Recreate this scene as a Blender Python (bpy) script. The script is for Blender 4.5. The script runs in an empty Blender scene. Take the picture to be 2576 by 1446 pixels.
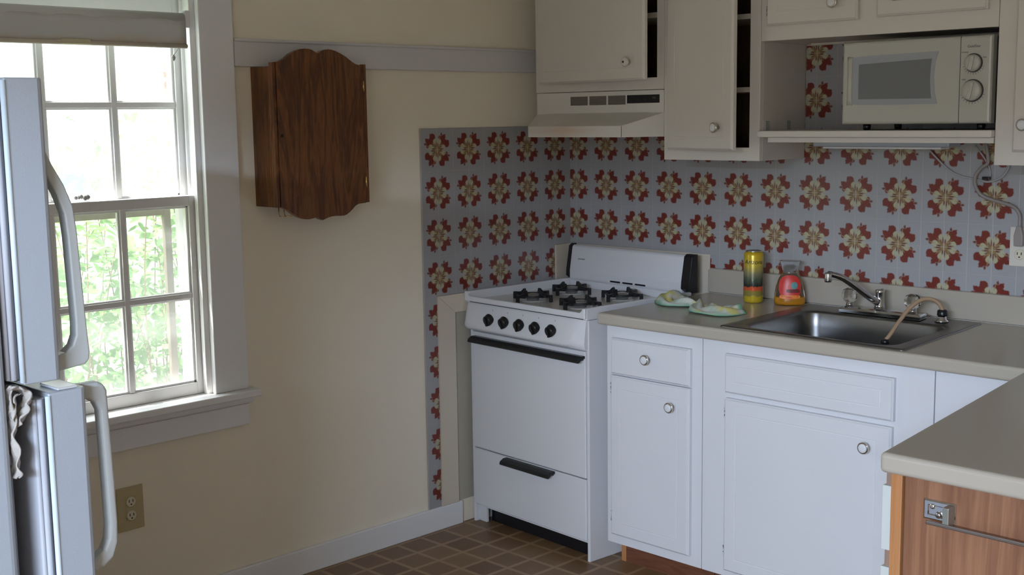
import bpy, bmesh, math, random
from mathutils import Vector, Matrix
S = bpy.context.scene
COL = S.collection
# ------------------------------------------------------------------ camera
F_PX = 3098.29
yaw, pitch, roll = 0.7883349, -0.1368867, -0.0144269
f = Vector((-math.sin(yaw)*math.cos(pitch), math.cos(yaw)*math.cos(pitch), math.sin(pitch)))
r0 = Vector((math.cos(yaw), math.sin(yaw), 0)); u0 = r0.cross(f)
rr = r0*math.cos(roll)+u0*math.sin(roll); uu = -r0*math.sin(roll)+u0*math.cos(roll)
cd = bpy.data.cameras.new('camera'); cam = bpy.data.objects.new('camera', cd); COL.objects.link(cam)
cd.sensor_width = 36; cd.lens = F_PX/2576*36; cd.clip_start = .05
cam.matrix_world = Matrix(((rr.x, uu.x, -f.x, 3.30742), (rr.y, uu.y, -f.y, -3.62123), (rr.z, uu.z, -f.z, 1.49980), (0, 0, 0, 1)))
S.camera = cam
# ------------------------------------------------------------------ sky, sun, exposure
w = bpy.data.worlds.new('sky'); S.world = w; w.use_nodes = True
bg = w.node_tree.nodes['Background']; bg.inputs[0].default_value = (.90, .95, 1.0, 1); bg.inputs[1].default_value = 3.3
def lamp(name, kind, loc, aim, energy, color, **k):
    d = bpy.data.lights.new(name, kind); d.energy = energy; d.color = color
    for a, b in k.items(): setattr(d, a, b)
    o = bpy.data.objects.new(name, d); COL.objects.link(o); o.location = loc
    o.rotation_euler = (Vector(aim)-Vector(loc)).to_track_quat('-Z', 'Y').to_euler(); return o
lamp('sun', 'SUN', (-1, -3.35, 5.05), (-.0, -2.05, .85), 22, (1, .96, .88), angle=.009)
# area lamps for daylight through an assumed doorway behind the camera and through the left window
lamp('added_door_strip', 'AREA', (4.6, -7.6, 2.44), (1.8, -1.0, 1.0), 640, (.61, .76, 1.0), shape='RECTANGLE', size=4.6, size_y=.22)  # added thin strip lamp, shaped to light mainly the low fronts
lamp('sky_daylight_window', 'AREA', (-1.6, -2.3, 2.5), (.6, -1.7, .6), 75, (.95, .97, 1.0), shape='RECTANGLE', size=1.6, size_y=1.0)
S.view_settings.view_transform = 'Standard'; S.view_settings.look = 'None'
S.view_settings.exposure = 0; S.view_settings.gamma = 1
# ------------------------------------------------------------------ materials
class NT:
    def __init__(s, name):
        s.m = bpy.data.materials.new(name); s.m.use_nodes = True; s.t = s.m.node_tree
        s.b = s.t.nodes['Principled BSDF']; s.out = s.t.nodes['Material Output']
    def n(s, typ, **k):
        x = s.t.nodes.new(typ)
        for a, b in k.items(): setattr(x, a, b)
        return x
    def l(s, a, b): s.t.links.new(a, b)
    def math(s, op, a, b=None, c=None):
        x = s.n('ShaderNodeMath', operation=op)
        for i, v in enumerate((a, b, c)):
            if v is None: continue
            if isinstance(v, (int, float)): x.inputs[i].default_value = v
            else: s.l(v, x.inputs[i])
        return x.outputs[0]
    def mix(s, fac, a, b):
        x = s.n('ShaderNodeMix', data_type='RGBA')
        for i, v in ((0, fac), (6, a), (7, b)):
            if isinstance(v, (int, float)): x.inputs[i].default_value = v
            elif isinstance(v, tuple): x.inputs[i].default_value = (*v[:3], 1)
            else: s.l(v, x.inputs[i])
        return x.outputs[2]
    def noise(s, scale, detail=3, rough=.5, vec=None, dist=0):
        x = s.n('ShaderNodeTexNoise'); x.inputs['Scale'].default_value = scale; x.inputs['Detail'].default_value = detail
        x.inputs['Roughness'].default_value = rough; x.inputs['Distortion'].default_value = dist
        if vec is not None: s.l(vec, x.inputs['Vector'])
        return x.outputs['Fac']
    def obj(s): return s.n('ShaderNodeTexCoord').outputs['Object']
    def bump(s, h, strength=.2, dist=.002):
        x = s.n('ShaderNodeBump'); x.inputs['Strength'].default_value = strength; x.inputs['Distance'].default_value = dist
        s.l(h, x.inputs['Height']); s.l(x.outputs[0], s.b.inputs['Normal'])
def mat(name, col, rough=.5, metal=0, var=0, vscale=6, bump=0, bscale=60, spec=.5, **k):
    q = NT(name); b = q.b
    b.inputs['Base Color'].default_value = (*col, 1); b.inputs['Roughness'].default_value = rough
    b.inputs['Metallic'].default_value = metal; b.inputs['Specular IOR Level'].default_value = spec
    for a, v in k.items(): b.inputs[a.replace('_', ' ')].default_value = v
    if var or bump: o = q.obj()
    if var:
        nz = q.noise(vscale, 4, .55, o)
        q.l(q.mix(nz, tuple(c*(1-var) for c in col), tuple(min(1, c*(1+var)) for c in col)), b.inputs['Base Color'])
    if bump: q.bump(q.noise(bscale, 3, .5, o), bump)
    return q.m
def wood(name, c1, c2, axis='Z', scale=14, rough=.4, stretch=.07):
    q = NT(name); o = q.obj()
    mp = q.n('ShaderNodeMapping'); q.l(o, mp.inputs[0])
    mp.inputs['Scale'].default_value = {'Z': (1, 1, stretch), 'X': (stretch, 1, 1), 'Y': (1, stretch, 1)}[axis]
    n1 = q.noise(scale, 5, .6, mp.outputs[0], 1.2); n2 = q.noise(scale*9, 3, .6, mp.outputs[0], .3)
    wv = q.n('ShaderNodeMath', operation='SINE'); q.l(q.math('MULTIPLY', n1, 42), wv.inputs[0])
    a = q.math('MULTIPLY_ADD', wv.outputs[0], .30, .5)
    a2 = q.math('MULTIPLY_ADD', q.math('SUBTRACT', n2, .5), 1.3, a)
    cl = q.n('ShaderNodeClamp'); q.l(a2, cl.inputs[0])
    q.l(q.mix(cl.outputs[0], c1, c2), q.b.inputs['Base Color'])
    q.b.inputs['Roughness'].default_value = rough; q.bump(a2, .1, .001); return q.m
M = {}
M['wall'] = mat('cream_wall_paint', (.88, .81, .67), .75, var=.03, vscale=3, bump=.15, bscale=220)
M['ceil'] = mat('ceiling_paint', (.78, .76, .70), .8)
M['trim'] = mat('white_trim_paint', (.82, .82, .83), .45, var=.03, vscale=5, bump=.08, bscale=90)
M['rail'] = mat('rail_paint', (.68, .67, .67), .5, var=.05, vscale=4)
M['cab'] = mat('white_cabinet_paint', (.70, .695, .71), .42, var=.02, vscale=5, bump=.1, bscale=70)
M['cab_up'] = mat('offwhite_cabinet_paint', (.68, .64, .58), .42, var=.03, vscale=5, bump=.1, bscale=70)
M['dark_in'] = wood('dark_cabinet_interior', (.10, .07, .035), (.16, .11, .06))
M['shelfedge'] = mat('interior_shelf_edge', (.62, .57, .48), .5)
M['enamel'] = mat('white_enamel', (.72, .72, .735), .22)
M['enamel_top'] = mat('cooktop_enamel', (.70, .67, .62), .2, var=.05, vscale=9)
M['black'] = mat('black_plastic', (.008, .008, .010), .3)
M['blackm'] = mat('black_cast_iron', (.012, .012, .014), .45, bump=.2, bscale=200)
M['darkline'] = mat('dark_gap', (.05, .05, .06), .7)
M['hood'] = None
M['chrome'] = mat('chrome', (.62, .63, .65), .12, 1)
M['nickel'] = mat('polished_nickel_knob', (.70, .66, .60), .16, 1)
M['brass'] = mat('brass', (.75, .55, .22), .25, 1)
M['steel'] = mat('brushed_steel_sink', (.225, .22, .215), .33, 1, var=.08, vscale=30)
M['counter'] = mat('counter_laminate', (.44, .39, .32), .22, var=.04, vscale=2)
M['counter_edge'] = M['counter']
M['cream'] = mat('cream_laminate_trim', (.66, .58, .47), .4, var=.03)
M['beigepanel'] = mat('beige_wall_panel', (.45, .42, .34), .6, var=.06, vscale=7)
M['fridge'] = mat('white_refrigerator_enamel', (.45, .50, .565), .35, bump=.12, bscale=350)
M['fridge_pl'] = mat('white_refrigerator_handle_plastic', (.55, .58, .58), .4)
M['gasket'] = mat('white_rubber_gasket', (.55, .57, .62), .6)
M['greyin'] = mat('grey_liner', (.32, .34, .38), .6)
M['rag'] = mat('beige_rag_cloth', (.50, .47, .43), .9, var=.2, vscale=40)
M['mw'] = mat('cream_microwave_plastic', (.49, .485, .43), .3)
M['mw_win'] = mat('grey_microwave_window', (.18, .19, .20), .25)
M['mw_dark'] = mat('microwave_dark_housing', (.10, .10, .11), .5)
M['mw_text'] = mat('grey_print', (.16, .16, .16), .6)
M['plate'] = mat('tan_outlet_plate', (.50, .42, .24), .4)
M['ivory'] = mat('ivory_receptacle', (.68, .62, .48), .4)
M['plate_b'] = mat('ivory_outlet_plate', (.66, .62, .54), .4)
M['shade'] = None
M['cord'] = mat('white_cord', (.40, .39, .38), .5)
M['cord_b'] = mat('taupe_cord', (.30, .26, .24), .5)
M['hose'] = mat('tan_rubber_hose', (.42, .28, .17), .5)
M['oak'] = wood('oak_laminate_panel', (.20, .085, .045), (.33, .16, .085), 'Z', 9, .4, .05)
M['oak_edge'] = wood('orange_oak_stile', (.42, .17, .055), (.50, .24, .10), 'Z', 12, .4, .08)
M['brown'] = wood('brown_cabinet_wood', (.12, .04, .022), (.19, .07, .035), 'X', 12, .5, .1)
M['brownlt'] = wood('bare_cabinet_wood', (.22, .14, .10), (.30, .20, .15), 'Z', 12, .6, .1)
M['walnut'] = wood('dark_oak_wall_cabinet', (.062, .020, .007), (.215, .078, .020), 'Z', 10, .33, .13)
M['cutdrawer'] = mat('white_drawer_front', (.58, .60, .57), .4)
M['siding'] = mat('white_clapboard', (.85, .86, .88), .6, var=.03)
M['grass'] = mat('grass', (.16, .24, .08), .9, var=.3, vscale=8)
M['patio'] = mat('dark_paving', (.16, .16, .16), .9)
M['bark'] = mat('bark', (.22, .14, .10), .9)
M['redleaf'] = mat('dry_red_leaf', (.55, .13, .05), .7)
M['stormwood'] = mat('weathered_frame', (.13, .10, .07), .8, var=.4, vscale=25)
M['darkwin'] = mat('dark_basement_window', (.12, .18, .18), .2)
M['tinted'] = mat('charcoal_vent_slot', (.05, .045, .04), .6)
def leafmat(name, c):
    q = NT(name); b = q.b
    b.inputs['Base Color'].default_value = (*c, 1); b.inputs['Roughness'].default_value = .55
    tr = q.n('ShaderNodeBsdfTranslucent'); tr.inputs[0].default_value = (c[0]*1.2, c[1]*1.2, c[2]*1.0, 1)
    mx = q.n('ShaderNodeMixShader'); mx.inputs[0].default_value = .45
    q.l(b.outputs[0], mx.inputs[1]); q.l(tr.outputs[0], mx.inputs[2]); q.l(mx.outputs[0], q.out.inputs[0])
    o = q.obj(); q.l(q.mix(q.noise(9, 2, .5, o), tuple(x*.6 for x in c), tuple(min(1, x*1.5) for x in c)), b.inputs['Base Color'])
    return q.m
M['leaf'] = leafmat('green_leaves', (.16, .28, .12))
def glassmat(name, tint=(1, 1, 1), gloss=.06, haze=0):
    q = NT(name)
    tr = q.n('ShaderNodeBsdfTransparent'); tr.inputs[0].default_value = (*tint, 1)
    gl = q.n('ShaderNodeBsdfGlossy'); gl.inputs['Roughness'].default_value = .03
    mx = q.n('ShaderNodeMixShader'); mx.inputs[0].default_value = gloss
    q.l(tr.outputs[0], mx.inputs[1]); q.l(gl.outputs[0], mx.inputs[2]); last = mx.outputs[0]
    if haze:
        df = q.n('ShaderNodeBsdfTranslucent'); df.inputs[0].default_value = (.9, .92, .95, 1)
        m2 = q.n('ShaderNodeMixShader'); m2.inputs[0].default_value = haze
        q.l(last, m2.inputs[1]); q.l(df.outputs[0], m2.inputs[2]); last = m2.outputs[0]
    q.l(last, q.out.inputs[0]); return q.m
M['glass'] = glassmat('window_glass', (.97, .98, .98), .05, .085)
M['clear'] = mat('clear_plastic', (.95, .95, .95), .05, Transmission_Weight=1.0, IOR=1.25)
M['crystal'] = mat('clear_acrylic_knob', (.95, .95, .95), .06, Transmission_Weight=1.0, IOR=1.48)
M['soap'] = mat('amber_soap', (.75, .33, .02), .2)
M['redlabel'] = None
# flower tile ------------------------------------------------
P = .1524; Z0 = 1.3906
def tilemat(name, axis, off):
    q = NT(name); o = q.obj(); sp = q.n('ShaderNodeSeparateXYZ'); q.l(o, sp.inputs[0])
    h = sp.outputs[0] if axis == 'x' else sp.outputs[1]
    def cell(v, c):
        t = q.math('DIVIDE', q.math('SUBTRACT', v, c), P)
        rnd = q.math('ROUND', t); return q.math('SUBTRACT', t, rnd), t
    x, tx = cell(h, off); y, ty = cell(sp.outputs[2], Z0)
    ax, ay = q.math('ABSOLUTE', x), q.math('ABSOLUTE', y)
    s = q.math('GREATER_THAN', q.math('MULTIPLY', x, y), 0)
    a = q.math('ADD', q.math('MULTIPLY', s, ay), q.math('MULTIPLY', q.math('SUBTRACT', 1, s), ax))
    b = q.math('ADD', q.math('MULTIPLY', s, ax), q.math('MULTIPLY', q.math('SUBTRACT', 1, s), ay))
    cv = q.n('ShaderNodeCombineXYZ'); q.l(a, cv.inputs[0]); q.l(b, cv.inputs[1])
    nz = q.n('ShaderNodeTexNoise'); nz.inputs['Scale'].default_value = 26; q.l(cv.outputs[0], nz.inputs['Vector'])
    wob = q.n('ShaderNodeVectorMath', operation='SCALE'); wob.inputs['Scale'].default_value = .02
    sb = q.n('ShaderNodeVectorMath', operation='SUBTRACT'); q.l(nz.outputs['Color'], sb.inputs[0]); sb.inputs[1].default_value = (.5, .5, .5)
    q.l(sb.outputs[0], wob.inputs[0]); ad = q.n('ShaderNodeVectorMath', operation='ADD'); q.l(cv.outputs[0], ad.inputs[0]); q.l(wob.outputs[0], ad.inputs[1])
    V = ad.outputs[0]
    def ell(cx, cy, rx, ry, rot=0):
        mp = q.n('ShaderNodeMapping', vector_type='TEXTURE'); q.l(V, mp.inputs[0])
        mp.inputs['Location'].default_value = (cx, cy, 0); mp.inputs['Rotation'].default_value = (0, 0, math.radians(rot)); mp.inputs['Scale'].default_value = (rx, ry, 10)
        ln = q.n('ShaderNodeVectorMath', operation='LENGTH'); q.l(mp.outputs[0], ln.inputs[0])
        mr = q.n('ShaderNodeMapRange'); q.l(ln.outputs['Value'], mr.inputs[0])
        e = .25*.04/min(rx, ry); mr.inputs[1].default_value = 1-e; mr.inputs[2].default_value = 1+e
        mr.inputs[3].default_value = 1; mr.inputs[4].default_value = 0
        return mr.outputs[0]
    def union(*l):
        r = ell(*l[0])
        for z in l[1:]: r = q.math('MAXIMUM', r, ell(*z))
        return r
    leaf = union((.140, .285, .088, .096, 0), (.195, .335, .030, .040, 0), (.185, .215, .075, .070, 0), (.150, .150, .062, .062, 0), (.285, .095, .045, .045, 0), (.295, .212, .064, .056, 20), (.335, .245, .030, .022, 40), (.260, .150, .070, .052, 0))
    bud = union((.362, .140, .036, .023, 0), (.300, .072, .026, .018, 20), (.30, .110, .045, .009, 25))
    petal = union((.060, .192, .060, .068, -8), (.192, .066, .070, .062, 8), (.050, .130, .030, .040, 0), (.125, .045, .045, .030, 0))
    core = ell(0, 0, .165, .165)
    ochre = union((.085, .085, .030, .030, 0), (.030, .060, .022, .026, 0), (.275, .085, .05, .012, 15), (.115, .125, .012, .045, -40))
    red = union((.110, .026, .040, .014, 8), (.022, .140, .013, .055, 0), (.065, .115, .010, .035, -20))
    dot = union((.02, .02, .05, .05, 0),)
    n2 = q.noise(7, 2, .5, o)
    leafc = q.mix(n2, (.14, .016, .010), (.21, .033, .023))
    c = q.mix(n2, (.335, .335, .343), (.38, .38, .388))
    c = q.mix(bud, c, (.16, .035, .02)); c = q.mix(leaf, c, leafc); c = q.mix(core, c, (.20, .062, .028)); c = q.mix(petal, c, (.45, .425, .28))
    c = q.mix(ochre, c, (.32, .22, .10)); c = q.mix(red, c, (.12, .028, .014)); c = q.mix(dot, c, (.30, .21, .09))
    # grout lines every half pattern
    def joint(t, wd):
        hh = q.math('MULTIPLY', t, 2); d = q.math('ABSOLUTE', q.math('SUBTRACT', hh, q.math('ROUND', hh)))
        mr = q.n('ShaderNodeMapRange'); q.l(d, mr.inputs[0]); mr.inputs[1].default_value = wd; mr.inputs[2].default_value = wd*2.0
        mr.inputs[3].default_value = 1; mr.inputs[4].default_value = 0; return mr.outputs[0]
    jx, jy = joint(tx, .013), joint(ty, .009); j = q.math('MAXIMUM', jx, q.math('MULTIPLY', jy, .75))
    c = q.mix(q.math('MULTIPLY', j, q.math('MULTIPLY_ADD', core, .35, .5)), c, (.50, .45, .38))
    q.l(c, q.b.inputs['Base Color'])
    q.b.inputs['Roughness'].default_value = .3; q.bump(q.math('SUBTRACT', 1, j), .35, .0012); return q.m
M['tileA'] = tilemat('flower_tile_left', 'y', -.6351*P)
M['tileB'] = tilemat('flower_tile_back', 'x', .2807*P)
# vinyl floor ------------------------------------------------
q = NT('brown_vinyl_floor'); o = q.obj(); sp = q.n('ShaderNodeSeparateXYZ'); q.l(o, sp.inputs[0])
def fl(v, off):
    t = q.math('DIVIDE', q.math('SUBTRACT', v, off), .1115); fr = q.math('FLOOR', t)
    return q.math('ABSOLUTE', q.math('SUBTRACT', q.math('SUBTRACT', t, fr), .5)), fr
dx, fx = fl(sp.outputs[0], .132); dy, fy = fl(sp.outputs[1], -.948)
mx_ = q.math('MAXIMUM', dx, dy)
mr = q.n('ShaderNodeMapRange', interpolation_type='SMOOTHSTEP'); q.l(mx_, mr.inputs[0]); mr.inputs[1].default_value = .40; mr.inputs[2].default_value = .475
cid = q.n('ShaderNodeCombineXYZ'); q.l(fx, cid.inputs[0]); q.l(fy, cid.inputs[1])
wn = q.n('ShaderNodeTexWhiteNoise', noise_dimensions='2D'); q.l(cid.outputs[0], wn.inputs['Vector'])
nn = q.noise(14, 4, .6, o)
fac = q.math('ADD', q.math('MULTIPLY', wn.outputs['Value'], .55), q.math('MULTIPLY', nn, .5))
c = q.mix(fac, (.115, .050, .022), (.27, .16, .075)); c = q.mix(mr.outputs[0], c, (.37, .235, .13))
q.l(c, q.b.inputs['Base Color']); q.b.inputs['Roughness'].default_value = .42
q.bump(q.math('SUBTRACT', 1, mr.outputs[0]), .15, .001); M['floor'] = q.m
# hood: white enamel with an orange grease stain along the lip
q = NT('hood_enamel'); o = q.obj(); sp = q.n('ShaderNodeSeparateXYZ'); q.l(o, sp.inputs[0])
sx = q.math('MULTIPLY', q.math('ABSOLUTE', q.math('SUBTRACT', sp.outputs[0], .37)), 5.5)
sz = q.math('MULTIPLY', q.math('ABSOLUTE', q.math('SUBTRACT', sp.outputs[2], 1.452)), 26)
st = q.math('SUBTRACT', 1.1, q.math('ADD', sx, sz)); cl = q.n('ShaderNodeClamp'); q.l(st, cl.inputs[0])
q.l(q.mix(q.math('MULTIPLY', cl.outputs[0], .65), (.70, .68, .63), (.60, .40, .26)), q.b.inputs['Base Color']); q.b.inputs['Roughness'].default_value = .35
M['hood'] = q.m
# roller shade: grey-cream cloth, stained towards the hem
q = NT('roller_shade_cloth'); o = q.obj(); sp = q.n('ShaderNodeSeparateXYZ'); q.l(o, sp.inputs[0])
nn = q.noise(9, 4, .6, o)
st = q.math('MULTIPLY', q.math('SUBTRACT', 1.748, sp.outputs[2]), 28); st = q.math('ADD', st, q.math('MULTIPLY', q.math('SUBTRACT', nn, .5), 1.6))
cl = q.n('ShaderNodeClamp'); q.l(st, cl.inputs[0])
q.l(q.mix(cl.outputs[0], (.64, .65, .64), (.62, .52, .41)), q.b.inputs['Base Color']); q.b.inputs['Roughness'].default_value = .8; M['shade'] = q.m
# can print
q = NT('can_print'); o = q.obj(); sp = q.n('ShaderNodeSeparateXYZ'); q.l(o, sp.inputs[0]); z = sp.outputs[2]
rp = q.n('ShaderNodeValToRGB'); rp.color_ramp.interpolation = 'LINEAR'
q.l(q.math('DIVIDE', q.math('ADD', z, q.math('MULTIPLY', q.math('SUBTRACT', q.noise(60, 3, .6, o), .5), .022)), .172), rp.inputs[0])
el = rp.color_ramp.elements; stops = [(0, (.62, .45, .03)), (.13, (.62, .45, .03)), (.16, (.30, .26, .08)), (.24, (.34, .28, .05)), (.255, (.75, .12, .05)), (.315, (.75, .12, .05)), (.33, (.03, .035, .03)), (.48, (.10, .12, .08)), (.60, (.26, .24, .12)), (.74, (.55, .42, .05)), (.97, (.64, .44, .02))]
el[0].position = stops[0][0]; el[0].color = (*stops[0][1], 1); el[1].position = stops[-1][0]; el[1].color = (*stops[-1][1], 1)
for p_, c_ in stops[1:-1]: e = el.new(p_); e.color = (*c_, 1)
q.l(rp.outputs[0], q.b.inputs['Base Color']); q.b.inputs['Roughness'].default_value = .22; q.b.inputs['Metallic'].default_value = .25; M['can'] = q.m
M['alum'] = mat('aluminium_can_top', (.75, .75, .75), .25, 1)
M['redlabel'] = mat('red_label', (.62, .04, .03), .35, var=.25, vscale=40)
M['badge'] = mat('teal_badge', (.12, .30, .28), .4)
M['orange'] = mat('orange_band', (.80, .22, .03), .4)
# dish cloth
q = NT('dish_cloth'); o = q.obj(); nn = q.noise(22, 2, .5, o); n3 = q.noise(30, 2, .5, o, .8)
m1 = q.n('ShaderNodeMapRange'); q.l(nn, m1.inputs[0]); m1.inputs[1].default_value = .52; m1.inputs[2].default_value = .6
c = q.mix(m1.outputs[0], (.62, .62, .55), (.66, .60, .22))
uvn = q.n('ShaderNodeAttribute', attribute_name='rim'); c = q.mix(uvn.outputs['Fac'], c, (.16, .36, .22))
q.l(c, q.b.inputs['Base Color']); q.b.inputs['Roughness'].default_value = .9; q.bump(n3, .4, .002); M['cloth'] = q.m

# ------------------------------------------------------------------ mesh helpers
class MB:
    def __init__(s): s.v = []; s.f = []; s.sm = []
    def add(s, vs, fs, smooth=False):
        k = len(s.v); s.v += [tuple(a) for a in vs]
        for g in fs: s.f.append(tuple(i+k for i in g)); s.sm.append(smooth)
        return s
    def box(s, x0, x1, y0, y1, z0, z1, M_=None):
        vs = [Vector((x, y, z)) for z in (z0, z1) for x, y in ((x0, y0), (x1, y0), (x1, y1), (x0, y1))]
        if M_: vs = [M_ @ a for a in vs]
        return s.add(vs, [(3, 2, 1, 0), (4, 5, 6, 7), (0, 1, 5, 4), (1, 2, 6, 5), (2, 3, 7, 6), (3, 0, 4, 7)])
    def loft(s, loops, cap0=True, cap1=True, smooth=False, closed=True):
        k = len(loops[0]); vs = [a for l in loops for a in l]; fs = []
        for i in range(len(loops)-1):
            for j in range(k if closed else k-1):
                fs.append((i*k+j, i*k+(j+1) % k, (i+1)*k+(j+1) % k, (i+1)*k+j))
        s.add(vs, fs, smooth)
        base = len(s.v)-len(vs)
        if cap0: s.f.append(tuple(base+i for i in reversed(range(k)))); s.sm.append(False)
        if cap1: s.f.append(tuple(base+(len(loops)-1)*k+i for i in range(k))); s.sm.append(False)
        return s
    def tube(s, pts, rad, n=10, smooth=True, sx=1.0):
        pts = [Vector(p) for p in pts]; loops = []; up = None
        for i, p in enumerate(pts):
            t = (pts[min(i+1, len(pts)-1)]-pts[max(i-1, 0)]).normalized()
            if up is None:
                up = Vector((0, 0, 1)) if abs(t.z) < .9 else Vector((1, 0, 0))
            up = (up-t*up.dot(t)).normalized(); sd = t.cross(up)
            rr_ = rad[i] if isinstance(rad, (list, tuple)) else rad
            loops.append([p+(up*math.cos(a)*sx+sd*math.sin(a))*rr_ for a in [2*math.pi*j/n for j in range(n)]])
        return s.loft(loops, smooth=smooth)
    def lathe(s, prof, c=(0, 0, 0), axis='z', n=24, smooth=True, cap0=True, cap1=True, sy=1.0):
        loops = []
        for r, h in prof:
            l = []
            for j in range(n):
                a = 2*math.pi*j/n; p, q_ = r*math.cos(a), r*math.sin(a)*sy
                if axis == 'z': v = (p, q_, h)
                elif axis == '-y': v = (p, -h, q_)
                elif axis == 'y': v = (q_, h, p)
                else: v = (h, p, q_)
                l.append(Vector(v)+Vector(c))
            loops.append(l)
        return s.loft(loops, cap0, cap1, smooth)
    def prism(s, poly, a0, a1, axis='y', hole=None):
        """polygon extruded along an axis; poly in the two other axes, in order (x,z) for y, (y,z) for x, (x,y) for z"""
        def P3(p, h): return {'y': (p[0], h, p[1]), 'x': (h, p[0], p[1]), 'z': (p[0], p[1], h)}[axis]
        bm = bmesh.new()
        for pl in ([poly]+([hole] if hole else [])):
            vs = [bm.verts.new(P3(p, a0)) for p in pl]
            for i in range(len(vs)): bm.edges.new((vs[i], vs[(i+1) % len(vs)]))
        bmesh.ops.triangle_fill(bm, use_beauty=True, use_dissolve=False, edges=bm.edges[:])
        r = bmesh.ops.extrude_face_region(bm, geom=bm.faces[:])
        d = Vector(P3((0, 0), a1))-Vector(P3((0, 0), a0))
        bmesh.ops.translate(bm, verts=[e for e in r['geom'] if isinstance(e, bmesh.types.BMVert)], vec=d)
        bmesh.ops.recalc_face_normals(bm, faces=bm.faces[:])
        bm.verts.index_update()
        s.add([v.co.copy() for v in bm.verts], [tuple(v.index for v in g.verts) for g in bm.faces]); bm.free(); return s
    def build(s, name, m, parent=None, bevel=0, seg=2, loc=None, label=None):
        me = bpy.data.meshes.new(name); me.from_pydata(s.v, [], s.f)
        bm = bmesh.new(); bm.from_mesh(me); bmesh.ops.recalc_face_normals(bm, faces=bm.faces[:]); bm.to_mesh(me); bm.free()
        for i, p in enumerate(me.polygons): p.use_smooth = s.sm[i]
        me.materials.append(M[m] if isinstance(m, str) else m)
        ob = bpy.data.objects.new(name, me); COL.objects.link(ob)
        if parent: ob.parent = parent
        if loc is not None: ob.location = loc
        if bevel:
            b = ob.modifiers.new('bevel', 'BEVEL'); b.width = bevel; b.segments = seg; b.limit_method = 'ANGLE'; b.angle_limit = math.radians(40)
        if label: ob['label'] = label
        return ob
def thing(name, label, cat, loc=(0, 0, 0), rz=0, group=None):
    o = bpy.data.objects.new(name, None); COL.objects.link(o); o.location = loc; o.rotation_euler = (0, 0, rz); o.empty_display_size = .05
    o['label'] = label; o['category'] = cat
    if group: o['group'] = group
    return o
def tag(o, label, cat, group=None):
    o['label'] = label; o['category'] = cat
    if group: o['group'] = group
    return o
def st(o): o['kind'] = 'structure'; return o
def bx(*a): return MB().box(*a)
def text(body, size, m, parent, mw, name='lettering', ext=.0003, shear=0):
    cu = bpy.data.curves.new(name, 'FONT'); cu.body = body; cu.size = size; cu.extrude = ext; cu.align_x = 'CENTER'; cu.align_y = 'CENTER'; cu.shear = shear
    t = bpy.data.objects.new(name, cu); COL.objects.link(t)
    dg = bpy.context.evaluated_depsgraph_get(); me = bpy.data.meshes.new_from_object(t.evaluated_get(dg)); bpy.data.objects.remove(t)
    me.transform(mw); me.materials.clear(); me.materials.append(M[m]); me.name = name
    o = bpy.data.objects.new(name, me); COL.objects.link(o); o.parent = parent; return o
# frame for lettering on a face looking to -y
def face_my(x, y, z): return Matrix.Translation((x, y, z)) @ Matrix.Rotation(math.pi/2, 4, 'X')

# ------------------------------------------------------------------ room shell
XR, YF, ZC = 4.7, -5.3, 2.44
st(bx(-.0, XR+.12, YF-.12, .12, -.1, 0).build('floor', 'floor'))
st(bx(-.16, XR+.12, YF-.12, .12, ZC, ZC+.1).build('ceiling', 'ceil'))
WY0, WY1, WZ0, WZ1 = -2.36, -1.645, .645, 1.885          # window opening
mb = MB(); mb.box(-.16, 0, WY1, .12, 0, ZC); mb.box(-.16, 0, YF-.12, WY0, 0, ZC); mb.box(-.16, 0, WY0, WY1, 0, WZ0); mb.box(-.16, 0, WY0, WY1, WZ1, ZC)
st(mb.build('wall_left', 'wall'))
st(bx(0, XR+.12, 0, .12, 0, ZC).build('wall_back', 'wall'))
st(bx(XR, XR+.12, YF, 0, 0, ZC).build('wall_right', 'wall'))
mb = MB(); mb.box(0, 2.4, YF-.12, YF, 0, ZC); mb.box(4.42, XR, YF-.12, YF, 0, ZC); mb.box(2.4, 4.42, YF-.12, YF, 2.05, ZC)
st(mb.build('wall_front', 'wall'))
st(bx(0, .014, -5.2, -.62, 0, .087).build('baseboard_left', 'trim', bevel=.004))
# plate rail along the left wall
mb = MB(); mb.box(0, .018, -1.527, 0, 1.667, 1.752); mb.box(.018, .024, -1.527, 0, 1.742, 1.752)
st(mb.build('trim_1', 'rail', bevel=.003))
# cream laminate frame on the left wall beside and behind the stove
mb = MB()
mb.prism([(-.722, .087), (-.640, .087), (-.640, .800), (-.722, .867)], .0, .014, 'x')
mb.prism([(-.722, .867), (-.640, .800), (-.105, .800), (-.105, .867)], .0, .0135, 'x')
mb.box(0, .014, -.10, -.012, .087, 1.003)
st(mb.build('trim_2', 'cream', bevel=.0015))
st(bx(.0, .688, -.012, 0, .80, 1.003).build('trim_3', 'cream', bevel=.0015))
st(bx(.0, .004, -.640, -.105, .087, .80).build('trim_4', 'beigepanel'))
mb = MB(); mb.prism([(-.7826, .087), (-.722, .087), (-.722, .867), (-.1, .867), (-.1, 1.003), (-.0, 1.003), (-.0, 1.467), (-.7826, 1.467)], .0006, .0086, 'x')
tag(mb.build('tile_panel', 'tileA', bevel=.001), 'white wall tiles with red and cream flowers, left wall beside the stove', 'wall tiles')
mb = MB(); mb.prism([(.008, 1.003), (.688, 1.003), (.688, .955), (2.9, .955), (2.9, 1.72), (1.07, 1.72), (1.07, 1.467), (.008, 1.467)], -.0086, -.0006, 'y')
tag(mb.build('tile_panel', 'tileB'), 'white wall tiles with red and cream flowers, long back wall behind the counter', 'wall tiles')

# ------------------------------------------------------------------ window
win = bpy.data.objects.new('window_1', None); COL.objects.link(win); win.location = (0, -2.0, .65); st(win)
def wb(o): o.location = -Vector((0, -2.0, .65)); return o
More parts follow.
